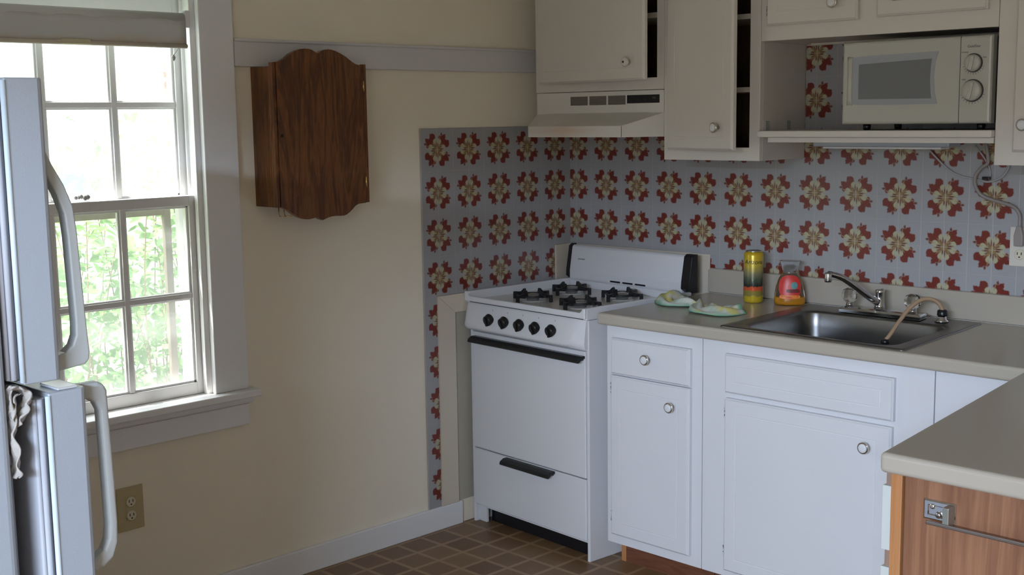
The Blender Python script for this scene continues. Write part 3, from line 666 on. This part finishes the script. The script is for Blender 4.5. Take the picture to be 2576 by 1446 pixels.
def label(cx, cz, rx, rz_, extra, name, m, par, power=2.0, rings=5, n=28, shift=0):
    mb = MB(); loops = []
    for k in range(rings, 0, -1):
        t = k/rings; l = []
        for j in range(n):
            a = 2*math.pi*j/n; c_, s1 = math.cos(a), math.sin(a)
            l.append((cx+rx*t*math.copysign(abs(c_)**(2/power), c_), cz+rz_*t*math.copysign(abs(s1)**(2/power), s1)))
        loops.append(onbottle(l, extra, 0, 0, 0))
    return mb.loft(loops, cap0=False, cap1=True, smooth=True).build(name, m, par)
lb = label(0, .062, .036, .040, .0006, 'label', 'redlabel', bo, 2.4)
label(.014, .068, .011, .012, .0012, 'badge', 'badge', lb)
label(0, .030, .034, .006, .0010, 'orange_band', 'orange', lb, 5, 2)
label(.010, .050, .022, .006, .0011, 'dark_band', mat('dark_red_print', (.16, .02, .02), .4), lb, 5, 2)
# dish cloth: two crumpled folds of one striped cloth
rc_ = random.Random(5)
def clothmesh():
    mb = MB(); nu, nv = 46, 16; vs = []; rim = []
    path = smooth_path([(.725, -.262, 0), (.760, -.330, 0), (.815, -.345, 0), (.865, -.330, 0), (.905, -.360, 0), (.960, -.405, 0), (1.020, -.400, 0), (1.052, -.345, 0)], 8)
    for i in range(nu+1):
        t = i/nu*(len(path)-1); k = min(int(t), len(path)-2); p = path[k].lerp(path[k+1], t-k); d_ = (path[k+1]-path[k]).normalized(); nrm = Vector((-d_.y, d_.x, 0))
        u = i/nu; wd = .040+.016*math.sin(u*9+.5)-.030*math.exp(-((u-.50)/.07)**2)
        for j in range(nv+1):
            v = j/nv*2-1
            hgt = (.020+.012*math.exp(-((u-.12)/.1)**2))*(1-abs(v)**2.2)*(.55+.45*math.sin(u*26+v*3.2))+.0045*math.sin(v*9+u*14)+.007
            pp = p+nrm*(wd*v*(1+.12*math.sin(u*31)))+Vector((0, 0, max(.0015, hgt*(1 if abs(v) < .98 else .3))))
            vs.append(pp); rim.append(1.0 if (abs(v) > .92 or u < .04 or u > .97) else (.45 if math.sin(u*37+v*6) > .75 else 0.0))
    fs = [(i*(nv+1)+j, (i+1)*(nv+1)+j, (i+1)*(nv+1)+j+1, i*(nv+1)+j+1) for i in range(nu) for j in range(nv)]
    mb.add(vs, fs, True); o_ = mb.build('dish_cloth', 'cloth'); a = o_.data.attributes.new('rim', 'FLOAT', 'POINT')
    for i, r_ in enumerate(rim): a.data[i].value = r_
    so = o_.modifiers.new('solid', 'SOLIDIFY'); so.thickness = .0025; so.offset = 1
    return o_
o = clothmesh(); o.location = (0, 0, CT+.0003)
tag(o, 'crumpled white and yellow dish cloth with green edge on the counter', 'dish cloth')

# ------------------------------------------------------------------ stove
TH = math.atan2(-.038, .617)
sv = thing('gas_stove', 'white freestanding gas stove with black knobs and handles in the corner', 'stove', (.021, -.573, 0), TH)
SW, SD = .617, .545
mb = MB(); mb.box(0, .012, 0, SD, 0, .832); mb.box(SW-.012, SW, 0, SD, 0, .832); mb.box(.012, SW-.012, SD-.01, SD, .05, .82)
bx(.012, .052, .018, .030, .0, .072).build('front_foot', 'enamel', sv, .002)
mb.build('side_panel', 'enamel', sv, .002)
bx(.014, SW-.014, .0125, .022, .06, .828).build('body_front', 'enamel', sv)
bx(.052, SW-.012, .045, .055, .002, .078).build('plinth', 'black', sv)
# oven door, drawer
dr = bx(.0145, SW-.0145, -.004, .012, .2905, .726).build('oven_door', 'enamel', sv, .003, 3)
def handle(par, x0, x1, zc, name='handle'):
    L = []
    for x in (x0, x1):
        L.append([Vector((x, y, zc+z)) for y, z in ((-.004, .012), (-.022, .012), (-.038, .004), (-.042, -.006), (-.038, -.010), (-.028, -.006), (-.020, .002), (-.004, .002))])
    m_ = MB().loft(L); m_.box(x0+.006, x0+.02, -.028, -.004, zc-.004, zc+.010); m_.box(x1-.02, x1-.006, -.028, -.004, zc-.004, zc+.010)
    return m_.build(name, 'black', par, .0015)
handle(dr, .030, .603, .700)
dw = bx(.0145, SW-.0145, -.004, .012, .072, .2865).build('broiler_drawer', 'enamel', sv, .003, 3)
handle(dw, .198, .452, .273)
# control panel: leans out towards the bottom with rounded foot
pr = [(.012, .834), (-.012, .834), (-.020, .826), (-.036, .765), (-.040, .750), (-.037, .742), (-.028, .737), (-.005, .735), (.012, .735)]
def ploop(x, k): return [Vector((x, y*k if y < 0 else y, z+(.004 if y < -.03 and k < 1 else 0))) for y, z in pr]
xs_ = [(-.002, .50), (.000, .66), (.004, .80), (.010, .90), (.018, .97), (.028, 1)]
mb = MB().loft([ploop(a_, b_) for a_, b_ in xs_]+[ploop(SW-.075+.0*k_, 1) for k_ in (0,)]+[ploop(SW-.075+.071*t_, 1-.55*t_**2.2) for t_ in (.12, .25, .38, .5, .62, .74, .86, .94, 1)], smooth=True)
cpn = mb.build('control_panel', 'enamel', sv)
ed_ = cpn.modifiers.new('split', 'EDGE_SPLIT'); ed_.split_angle = math.radians(38)
kx = [.148, .229, .310, .391, .472]
nrm = Vector((0, -math.cos(math.radians(14)), -math.sin(math.radians(14))*-1))
for i, x in enumerate(kx):
    k = MB().lathe([(.0215, 0), (.0225, .003), (.0220, .006), (.0195, .010), (.0190, .018), (.0170, .0205), (.008, .021)], (0, 0, 0), '-y', 32)
    a = math.radians([90, 84, 98, 82, 90][i])
    k.box(-.0042, .0042, -.0255, -.012, -.0178, .0178, Matrix.Rotation(a-math.pi/2, 4, 'Y'))
    ko = k.build('control_knob', 'black', cpn, .001); ko.location = (x-.002, -.0275, .786); ko.rotation_euler = (math.radians(14), 0, 0)
    tk = bx(x+.006, x+.0072, -.0228, -.0222, .813, .822).build('mark', 'mw_text', cpn)
# cooktop: recessed pan with raised side rims and low front lip
mb = MB(); mb.box(-.004, .012, -.014, SD-.03, .833, .874); mb.box(SW-.012, SW+.004, -.014, SD-.03, .833, .874)
mb.prism([(-.004, .839), (SW+.004, .839), (SW+.004, .874), (SW-.008, .874), (SW-.013, .865), (SW-.022, .859), (.022, .859), (.013, .865), (.008, .874), (-.004, .874)], -.024, -.012, 'y')
mb.box(.012, SW-.012, SD-.045, SD-.03, .833, .868)
tp = mb.build('cooktop_rim', 'enamel', sv, .004, 3)
bx(.0125, SW-.0125, -.0115, SD-.046, .833, .8425).build('cooktop', 'enamel_top', sv)
mb = MB(); mb.box(.014, SW-.014, -.012, -.0102, .8345, .8385); mb.build('seam', 'darkline', sv)
gk = []
for bx_, by_, big in ((.195, .135, 1), (.165, .360, 1), (.440, .135, 1), (.412, .375, 1)):
    gx, gy = bx_, by_
    bb = bpy.data.objects.new('burner', None); COL.objects.link(bb); bb.parent = sv; bb.location = (gx, gy, .8427)
    MB().lathe([(.048, .0), (.046, .0012), (.030, .0016)], (0, 0, 0), 'z', 28).build('drip_ring', 'enamel_top', bb)
    MB().lathe([(.022, .0017), (.023, .008), (.033, .011), (.034, .017), (.027, .023), (.012, .026)], (0, 0, 0), 'z', 28).build('burner_cap', mat('grey_burner_cap', (.40, .39, .37), .3, .7), bb)
    mb = MB()
    for k in range(4):
        R_ = Matrix.Rotation(math.radians(k*90+8), 4, 'Z')
        # finger: long low arm rising to a pointed prong near the burner
        pf = [(.030, .014), (.050, .012), (.060, .016), (.088, .016), (.089, .026), (.066, .027), (.052, .030), (.040, .041), (.036, .040), (.034, .030)]
        L = []
        for yv in (-.0055, .0055): L.append([R_ @ Vector((a_, yv, b_)) for a_, b_ in pf])
        mb.loft(L)
        mb.box(.080, .089, -.006, .006, .0, .020, R_)
        for sgn in (-1, 1):
            mb.box(.060, .074, sgn*.010-.006, sgn*.010+.006, .016, .024, R_)
    rg = MB(); seg = 28
    rg.tube([(math.cos(2*math.pi*j/seg)*.056, math.sin(2*math.pi*j/seg)*.056, .019) for j in range(seg+1)], .0042, 6, smooth=True)
    mb.add(rg.v, rg.f, True); mb.build('grate', 'blackm', bb, .001)
# backguard
L = []
for x in (.010, SW-.030):
    L.append([Vector((x, y, z)) for y, z in ((SD-.034, .862), (SD-.046, .875), (SD-.046, .905), (SD-.030, .998), (SD-.022, 1.004), (SD-.010, 1.004), (SD-.010, .862))])
bgd = MB().loft(L).build('backguard', 'enamel', sv, .004, 3)
for x0, x1 in ((-.004, .0098), (SW-.0298, SW+.010)):
    L = [[Vector((x, y, z)) for y, z in ((SD-.034, .872), (SD-.052, .885), (SD-.050, .910), (SD-.034, 1.000), (SD-.022, 1.008), (SD-.004, 1.008), (SD-.004, .872))] for x in (x0, x1)]
    MB().loft(L).build('end_cap', 'black', bgd, .002)
for k in range(3):
    x0 = .232+k*.064; bx(x0, x0+.052, SD-.0467, SD-.0455, .8765, .8825).build('vent_slot', 'black', bgd)
text('HOTPOINT', .0075, 'mw_text', bgd, Matrix.Translation((.072, SD-.0395, .951)) @ Matrix.Rotation(math.radians(80), 4, 'X'))

# ------------------------------------------------------------------ upper cabinets
UF = -.310
def upper(label_, x0, x1, z0, openings, doors, zt_=2.13, sk_l=0, sk_r=0):
    c = thing('wall_cabinet', label_, 'cabinet', ((x0+x1)/2, UF, z0))
    mb = MB(); t = .016
    mb.prism([(x0, UF+.018), (x0+t, UF+.018), (x0+t+sk_l, -.009), (x0+sk_l, -.009)], z0, zt_, 'z'); mb.prism([(x1-t, UF+.018), (x1, UF+.018), (x1+sk_r, -.009), (x1-t+sk_r, -.009)], z0, zt_, 'z'); mb.prism([(x0+t, UF+.018), (x1-t, UF+.018), (x1-t+sk_r, -.009), (x0+t+sk_l, -.009)], z0+.004, z0+t+.004, 'z'); mb.box(x0+t, x1-t, UF+.018, -.009, zt_-t, zt_)
    at(mb.build('carcass', 'cab_up', c, .0008), c)
    mb = MB(); e_ = .0015; mb.box(x0+t+e_, x0+t+.004, UF+.02, -.02, z0+.022, zt_-t-e_); mb.prism([(x1-t-.004, UF+.02), (x1-t-e_, UF+.02), (x1-t-e_+sk_r, -.02), (x1-t-.004+sk_r, -.02)], z0+.022, zt_-t-e_, 'z'); mb.box(x0+t+e_, x1-t-e_+sk_r, -.020, -.012, z0+.022, zt_-t-e_); mb.box(x0+t+.005, x1-t-.005+sk_r, UF+.02, -.021, z0+.022, z0+.025)
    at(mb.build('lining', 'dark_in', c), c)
    faceframe(c, x0, x1, UF, z0, zt_, openings, 'cab_up')
    for (dx0, dx1, dz0, dz1, ang_, kx_, kz_, kk) in doors:
        d_ = door_mesh(0, dx1-dx0, dz0, dz1, groove=.040).build('door', 'cab_up', c, .0012)
        d_.location = Vector((dx0, UF-.0004, 0))-Vector(c.location); d_.rotation_euler = (0, 0, -math.radians(ang_))
        if kx_ is not None: knob(d_, kx_-dx0, -.019, kz_, kk)
        hx = -.003 if (kx_ or 0) > (dx0+dx1)/2 or kx_ is None else (dx1-dx0)+.003
        hinge(d_, hx, -.005, dz0+.048); hinge(d_, hx, -.005, dz1-.06)
    return c
u1 = upper('white wall cabinet over the range hood, door ajar', .118, .712, 1.588, [(.19, .682, 1.628, 2.09)], [(.149, .700, 1.619, 2.10, 7.0, .632, 1.679, 'white')])
at(bx(.14, .69, -.27, -.022, 1.828, 1.846).build('shelf', 'shelfedge', u1), u1)
u2 = upper('tall narrow white wall cabinet between hood and open shelf, door ajar', .7135, 1.092, 1.353, [(.79, 1.053, 1.395, 2.09)], [(.741, 1.066, 1.388, 2.10, 13.5, 1.003, 1.460, 'nickel')], sk_r=-.024)
for z in (1.570, 1.800): at(bx(.735, 1.046, -.27, -.022, z, z+.016).build('shelf', 'shelfedge', u2), u2)
u3 = upper('short white wall cabinet with two doors above the microwave', 1.0935, 1.8455, 1.724, [(1.17, 1.39, 1.80, 2.09), (1.54, 1.78, 1.80, 2.09)], [(1.122, 1.432, 1.769, 2.10, 0, 1.362, 1.822, 'nickel'), (1.492, 1.820, 1.772, 2.10, 0, 1.562, 1.828, 'nickel')], sk_l=-.024)
u4 = upper('white wall cabinet at far right beside the microwave, cut by the picture edge', 1.847, 2.42, 1.353, [(1.93, 2.33, 1.42, 2.09)], [(1.900, 2.360, 1.390, 2.10, 0, 1.937, 1.462, 'nickel')])
tag(MB().prism([(1.094, -.330), (1.8455, -.330), (1.8455, -.010), (1.0705, -.010), (1.094, -.31)], 1.428, 1.448, 'z').build('shelf', 'cab_up', None, .003), 'open white shelf carrying the microwave', 'shelf')
tag(bx(1.122, 1.844, -.310, -.292, 1.412, 1.4275).build('shelf_cleat', 'cab_up', None, .001), 'white strip fixed under the front of the microwave shelf', 'cleat')
slf = thing('under_shelf_light', 'slim pale fluorescent light fixture under the microwave shelf', 'light fixture', (1.4, -.11, 1.41))
at(bx(1.185, 1.640, -.150, -.070, 1.396, 1.4275).build('housing', 'fridge', slf, .004), slf)
at(bx(1.215, 1.610, -.140, -.080, 1.389, 1.3955).build('diffuser', 'trim', slf, .003), slf)
# ------------------------------------------------------------------ range hood
hd = thing('range_hood', 'white range hood with vent grilles and brown grease stain above the stove', 'range hood', (.415, -.2, 1.43))
x0, x1 = .121, .7115
mb = MB(); body = [Vector((x0, -.009, 1.5865)), Vector((x1, -.009, 1.5865)), Vector((x1, UF, 1.5865)), Vector((x0, UF, 1.5865))]
lo = lambda z: [Vector((x0, -.009, z)), Vector((x1, -.009, z)), Vector((x1, UF, z)), Vector((x0, UF, z))]
six = lambda z, fx0, fx1, fy: [Vector((x0, -.009, z)), Vector((x1, -.009, z)), Vector((x1, UF, z)), Vector((fx1, fy, z)), Vector((fx0, fy, z)), Vector((x0, UF, z))]
A = six(1.5865, .20, .635, UF); 
B = six(1.512, .20, .635, UF); 
C_ = six(1.468, .20, .635, -.440); C_[2].z = 1.5085; C_[5].z = 1.5085
D = six(1.430, .20, .635, -.440)
mb.loft([A, B, C_, D], cap0=True, cap1=False)
mb.loft([D, [v+Vector((0, 0, .03))+Vector((.012 if v.x < .3 else -.012, .012 if v.y < -.3 else 0, 0)) for v in D]], cap0=False, cap1=True)
at(mb.build('canopy', 'hood', hd, .0025), hd)
for gx0, gx1 in ((.290, .371), (.380, .458), (.467, .545)):
    g = at(bx(gx0, gx1, UF-.0010, UF-.0002, 1.540, 1.571).build('vent_grille', 'tinted', hd), hd)
    mb = MB()
    for k in range(7): z = 1.5425+k*.0043; mb.box(gx0, gx1, UF-.0018, UF-.0010, z, z+.0019)
    mb.build('louvres', mat('grille_louvre', (.30, .27, .23), .5), g)
g = at(bx(.5525, .694, UF-.0018, UF-.0002, 1.543, 1.571).build('switch_panel', 'black', hd, .001), hd)
text('MAX', .007, 'mw_text', g, face_my(.672, UF-.0022, 1.560)); bx(.60, .612, UF-.005, UF-.0018, 1.553, 1.561).build('rocker', 'blackm', g); bx(.63, .642, UF-.005, UF-.0018, 1.553, 1.561).build('rocker', 'blackm', g)
at(bx(.6343, .6357, -.4407, -.4395, 1.4305, 1.467).build('seam', 'darkline', hd), hd)
# ------------------------------------------------------------------ microwave
mw = thing('microwave', 'cream microwave oven with two dials, on the open shelf', 'microwave', (1.6, -.3, 1.448))
X0, X1, Y0, Zb, Zt = 1.372, 1.826, -.300, 1.466, 1.706
at(bx(X0+.006, X1-.004, Y0+.03, -.03, Zb+.003, Zt-.004).build('housing', 'mw_dark', mw, .004), mw)
mb = MB(); mb.loft([rectloop(X0, X1, Zb, Zt, 0, Y0+.030), rectloop(X0, X1, Zb, Zt, 0, Y0+.008), rectloop(X0, X1, Zb, Zt, .003, Y0+.002), rectloop(X0, X1, Zb, Zt, .008, Y0)])
at(mb.build('front', 'mw', mw), mw)
at(bx(1.7365, 1.7378, Y0-.0008, Y0+.002, Zb+.001, Zt-.001).build('door_seam', 'darkline', mw), mw)
# window with bowed right side, scooped handle on the left
wl = [(1.405, 1.524), (1.4, 1.545), (1.399, 1.590), (1.400, 1.635), (1.405, 1.661), (1.53, 1.665), (1.674, 1.668), (1.665, 1.640), (1.661, 1.600), (1.664, 1.555), (1.673, 1.522), (1.53, 1.521)]
at(MB().prism(wl, Y0-.0012, Y0+.001, 'y').build('window_surround', mat('pale_window_border', (.36, .38, .41), .25), mw), mw)
at(MB().prism([(1.428, 1.539), (1.428, 1.640), (1.654, 1.648), (1.651, 1.62), (1.650, 1.59), (1.652, 1.560), (1.655, 1.537)], Y0-.0022, Y0-.0012, 'y').build('window', 'mw_win', mw), mw)
L = [[Vector((1.390+dx, Y0+dy, z)) for dx, dy in ((0, 0), (.004, -.006), (.012, -.009), (.017, -.003), (.018, 0))] for z in (1.522, 1.535, 1.60, 1.650, 1.663)]
for k in (0, 4):
    for v in L[k]: v.y = Y0+(v.y-Y0)*.2
at(MB().loft(L, smooth=True).build('door_handle', 'mw', mw), mw)
for z, r_ in ((1.631, .0235), (1.556, .0285)):
    d_ = at(MB().lathe([(r_+.0025, .0), (r_+.0025, .0012)], (1.775, Y0, z), '-y', 36).build('dial', 'darkline', mw), mw)
    MB().lathe([(r_, .0012), (r_-.001, .010), (r_-.004, .014), (r_*.4, .0155)], (1.775, Y0, z), '-y', 36).build('dial_cap', 'mw', d_, label='cream dial cap')
    ib = MB().box(-.0055, .0055, -.020, -.010, -r_*.82, r_*.82, Matrix.Rotation(math.radians(12), 4, 'Y')).build('dial_grip', 'mw', d_, .002); ib.location = (1.775, Y0, z)
    mb = MB()
    for k in range(11):
        a = math.radians(200+k*14); c_ = Vector((1.775+math.cos(a)*(r_+.006), Y0, z+math.sin(a)*(r_+.006)))
        mb.box(-.0005, .0005, -.0006, -.0001, -.0025, .0025, Matrix.Translation(c_) @ Matrix.Rotation(-(a-math.pi/2), 4, 'Y'))
    mb.build('dial_ticks', 'mw_text', d_)
def mt(b_, s_, x, z, sh_=0): o_ = text(b_, s_, 'mw_text', mw, face_my(x, Y0-.0005, z), shear=sh_); at(o_, mw)
mt('GoldStar', .0105, 1.775, 1.676, .1); mt('POWER', .0055, 1.750, 1.660); mt('TIME', .0055, 1.748, 1.586); mt('HIGH', .004, 1.806, 1.645)
for fx_ in (1.43, 1.78):
    for fy_ in (-.25, -.06): at(MB().lathe([(.010, 1.4485), (.011, 1.456), (.012, 1.468)], (fx_, fy_, 0), 'z', 14).build('foot', 'black', mw), mw)
mb = MB()
for xb, yb in ((1.0915, -.27), (1.080, -.13)):
    tag(bx(xb, xb+.0035, yb-.011, yb+.011, 1.449, 1.478).build('shelf_bracket', mat('grey_bracket', (.38, .38, .36), .5), None, .001), 'small grey metal bracket on the alcove side, '+('nearer the front' if yb < -.2 else 'nearer the back'), 'bracket')

# ------------------------------------------------------------------ refrigerator (seen from its hinge-free side, doors face the back wall)
FX = 1.55
fr = thing('refrigerator', 'white top-freezer refrigerator at the left edge, seen from the side', 'refrigerator', (1.18, -3.25, 0))
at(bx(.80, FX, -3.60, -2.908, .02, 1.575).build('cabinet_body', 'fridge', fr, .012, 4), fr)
at(bx(.815, FX-.048, -2.9075, -2.890, .12, 1.10).build('fridge_liner_edge', 'greyin', fr), fr)
def fdoor(name, y0, y1, z0, z1, rz_, px):
    """door slab; y0 inner side (gasket), y1 outer face; pivots at x=.80"""
    d_ = bpy.data.objects.new(name, None)
    pr_ = [(FX, y0), (FX, y1-.010), (FX-.003, y1-.003), (FX-.010, y1), (.81, y1), (.80, y1-.01), (.80, y0)]
    mb = MB(); mb.prism([(a-.80, b-y0) for a, b in pr_], z0, z1, 'z')
    # raised rounded inner lip along the edge
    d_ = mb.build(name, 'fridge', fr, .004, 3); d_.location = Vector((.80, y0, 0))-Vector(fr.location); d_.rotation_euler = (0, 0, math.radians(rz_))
    lip = MB().tube([(FX-.80-.002, -.0005, z0+.004), (FX-.80-.002, -.0005, z1-.004)], .0042, 12).build('edge_lip', mat('rim_painted_highlight', (.74, .86, .96), .3), d_, label='rounded rim of door with its reflection painted in')  # reflected highlight is put into the pale bluish rim colour
    g = MB()
    for k, (yy_, rr_) in enumerate(((-.010, .0045), (-.017, .0038))):
        g.tube([(FX-.80-.010-.004*k, yy_, z0+.008), (FX-.80-.010-.004*k, yy_, z1-.008)], rr_, 8)
    g.box(.01, FX-.80-.014, -.019, -.001, z0+.008, z1-.008)
    g.build('gasket', 'gasket', d_)
    return d_
def fhandle(d_, outer_, inner_, x0_, x1_):
    """moulded plastic handle: flared feet at both ends, an open grip between handle and door"""
    prof_ = outer_+list(reversed(inner_))
    h_ = MB().prism([(y, z) for y, z in prof_], x0_, x1_, 'x').build('handle', 'fridge_pl', d_, .0065, 4); h_.location = (FX-.80-.050, 0, 0); return h_
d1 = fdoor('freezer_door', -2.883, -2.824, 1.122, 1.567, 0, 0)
fhandle(d1, [(.056, 1.496), (.064, 1.468), (.076, 1.440), (.092, 1.410), (.104, 1.378), (.108, 1.34), (.110, 1.29), (.114, 1.20), (.1165, 1.152), (.115, 1.141), (.108, 1.134), (.056, 1.128)], [(.056, 1.446), (.066, 1.424), (.080, 1.396), (.090, 1.366), (.093, 1.33), (.0945, 1.28), (.097, 1.20), (.096, 1.180), (.090, 1.166), (.078, 1.156), (.056, 1.152)], 0, .024)
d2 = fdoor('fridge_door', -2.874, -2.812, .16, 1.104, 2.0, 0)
fhandle(d2, [(.056, 1.1025), (.094, 1.1025), (.104, 1.098), (.1095, 1.086), (.111, 1.03), (.1135, .95), (.115, .87), (.113, .838), (.104, .815), (.086, .803), (.056, .798)], [(.056, 1.078), (.076, 1.077), (.088, 1.070), (.0945, 1.056), (.096, 1.00), (.0975, .93), (.0985, .87), (.096, .848), (.088, .832), (.074, .822), (.056, .818)], 0, .024)
MB().box(FX-.80-.065, FX-.80-.006, .018, .050, 1.1042, 1.108).build('hinge_cover', 'enamel', d2, .0015)
# rag stuffed into the gap between the doors
rg = thing('rag', 'crumpled beige rag stuffed between the two refrigerator doors', 'rag', (1.53, -2.895, 1.10))
def ribbon(pts, wd, nm, seed):
    """strip of thin cloth along a path, its width running in x, rippled"""
    pts = smooth_path(pts, 6); r_ = random.Random(seed); mb = MB(); L = []
    for i, p in enumerate(pts):
        ww = wd*(1+.25*math.sin(i*.9+seed)); L.append([p+Vector((ww*t, .0035*math.sin(i*.7+t*5+seed), .003*math.sin(t*7+seed))) for t in (-1, -.7, -.4, -.1, .2, .5, .8, 1)])
    vs = [v for l in L for v in l]; k = 8
    mb.add(vs, [(i*k+j, i*k+j+1, (i+1)*k+j+1, (i+1)*k+j) for i in range(len(L)-1) for j in range(k-1)], True)
    o_ = at(mb.build(nm, 'rag', rg), rg); so = o_.modifiers.new('solid', 'SOLIDIFY'); so.thickness = .0025; return o_
ribbon([(1.535, -2.900, 1.119), (1.537, -2.888, 1.116), (1.538, -2.878, 1.108), (1.538, -2.880, 1.092), (1.538, -2.888, 1.076), (1.537, -2.896, 1.062), (1.536, -2.899, 1.078), (1.536, -2.897, 1.097), (1.535, -2.892, 1.108)], .014, 'rag_fold', 1)
ribbon([(1.530, -2.903, 1.120), (1.533, -2.903, 1.100), (1.534, -2.901, 1.070), (1.536, -2.903, 1.040), (1.536, -2.899, 1.005), (1.536, -2.902, .985)], .016, 'rag_tail', 2)

# ------------------------------------------------------------------ outside
st(bx(-9, -.16, -9, 7, -.5, -.42).build('ground_1', 'grass'))
st(bx(-.16, 9, -14, YF-.12, -.12, -.02).build('ground_2', 'patio'))
nb = thing('neighbour_house', 'white clapboard house wall seen through the window', 'house', (-3.6, 0, -.42))
mb = MB(); k = 0; z = -.4
while z < 4.2:
    mb.loft([[Vector((-3.52-.0, y, z)), Vector((-3.50, y, z)), Vector((-3.515, y, z+.108)), Vector((-3.53, y, z+.108))] for y in (-5, 5)]); z += .104
mb.box(-3.8, -3.53, -5, 5, -.42, 4.25); at(mb.build('clapboard_wall', 'siding', nb), nb)
w_ = at(bx(-3.52, -3.485, -.50, -.325, 1.06, 1.215).build('basement_window', 'darkwin', nb), nb)
st(bx(-.30, -.16, -9, 7, 2.50, 2.62).build('added_sun_eave', 'siding'))  # unseen eave strip, added to keep high sun off the upper window
# shrub: leaves on twigs
R = random.Random(11)
shb = thing('shrub', 'leafy green shrub growing outside under the window', 'shrub', (-1.5, -1.2, -.42))
bk = MB(); lf = MB()
def leaf(mb, p, d_, n_, s):
    sd = d_.cross(n_).normalized(); q_ = [p, p+d_*s*.35+sd*s*.30+n_*s*.03, p+d_*s*.75+sd*s*.22, p+d_*s-n_*s*.12, p+d_*s*.75-sd*s*.22, p+d_*s*.35-sd*s*.30+n_*s*.03, p+d_*s*.5-n_*s*.06]
    mb.add(q_, [(0, 1, 6), (1, 2, 6), (2, 3, 6), (3, 4, 6), (4, 5, 6), (5, 0, 6)], False)
for i in range(95):
    bx0 = R.uniform(-2.3, -.95); by0 = R.uniform(-2.2, .1); top = R.uniform(.75, 1.32) if R.random() < .72 else R.uniform(1.3, 1.62)
    p0 = Vector((bx0, by0, -.42)); p1 = Vector((bx0+R.uniform(-.35, .35), by0+R.uniform(-.35, .35), top)); md = (p0+p1)/2+Vector((R.uniform(-.1, .1), R.uniform(-.1, .1), .1))
    pts = smooth_path([p0, md, p1], 7); bk.tube(pts, [.0045-.0032*j/(len(pts)-1) for j in range(len(pts))], 5)
    for t in range(72):
        k = R.randint(len(pts)//3, len(pts)-1); c_ = pts[k]+Vector((R.gauss(0, .09), R.gauss(0, .09), R.gauss(0, .05)))
        d_ = Vector((R.gauss(0, 1), R.gauss(0, 1), R.uniform(-.9, .3))).normalized(); n_ = (Vector((R.gauss(0, .5), R.gauss(0, .5), 1))).normalized()
        leaf(lf, c_, d_, n_, R.uniform(.035, .085))
at(bk.build('twigs', 'bark', shb), shb); fo = at(lf.build('foliage', 'leaf', shb), shb); fo['kind'] = 'stuff'
# dry red vine leaves on the outside of the window
def vine(y, z, n, lab, zs):
    v = thing('dried_vine', lab, 'vine', (-.17, y, z)); mb = MB(); rb = random.Random(int(z*100)); m2 = MB()
    pts = smooth_path([(-.175, y, z+zs), (-.178, y+.004, z), (-.175, y-.003, z-zs)]); m2.tube(pts, .0012, 5)
    for k in range(n):
        p = Vector((-.178, y+rb.uniform(-.008, .008), z+rb.uniform(-.03, .03))); leaf(mb, p, Vector((rb.uniform(-.2, .2), rb.uniform(-.7, .7), -1)).normalized(), Vector((1, rb.uniform(-.5, .5), 0)).normalized(), rb.uniform(.016, .028))
    at(m2.build('stem', 'bark', v), v); at(mb.build('leaves', 'redleaf', v), v)
vine(-1.655, 1.63, 6, 'dried red leaves on a stem outside the upper right pane', .06)
vine(-1.650, 1.44, 3, 'small dried red leaves on a stem lower outside the right pane', .07)
vine(-2.02, 1.31, 3, 'dried red leaf hanging outside just above the meeting rail', .03)
vine(-2.055, 1.19, 5, 'dried orange-red leaf clump outside the lower sash beside the refrigerator', .03)
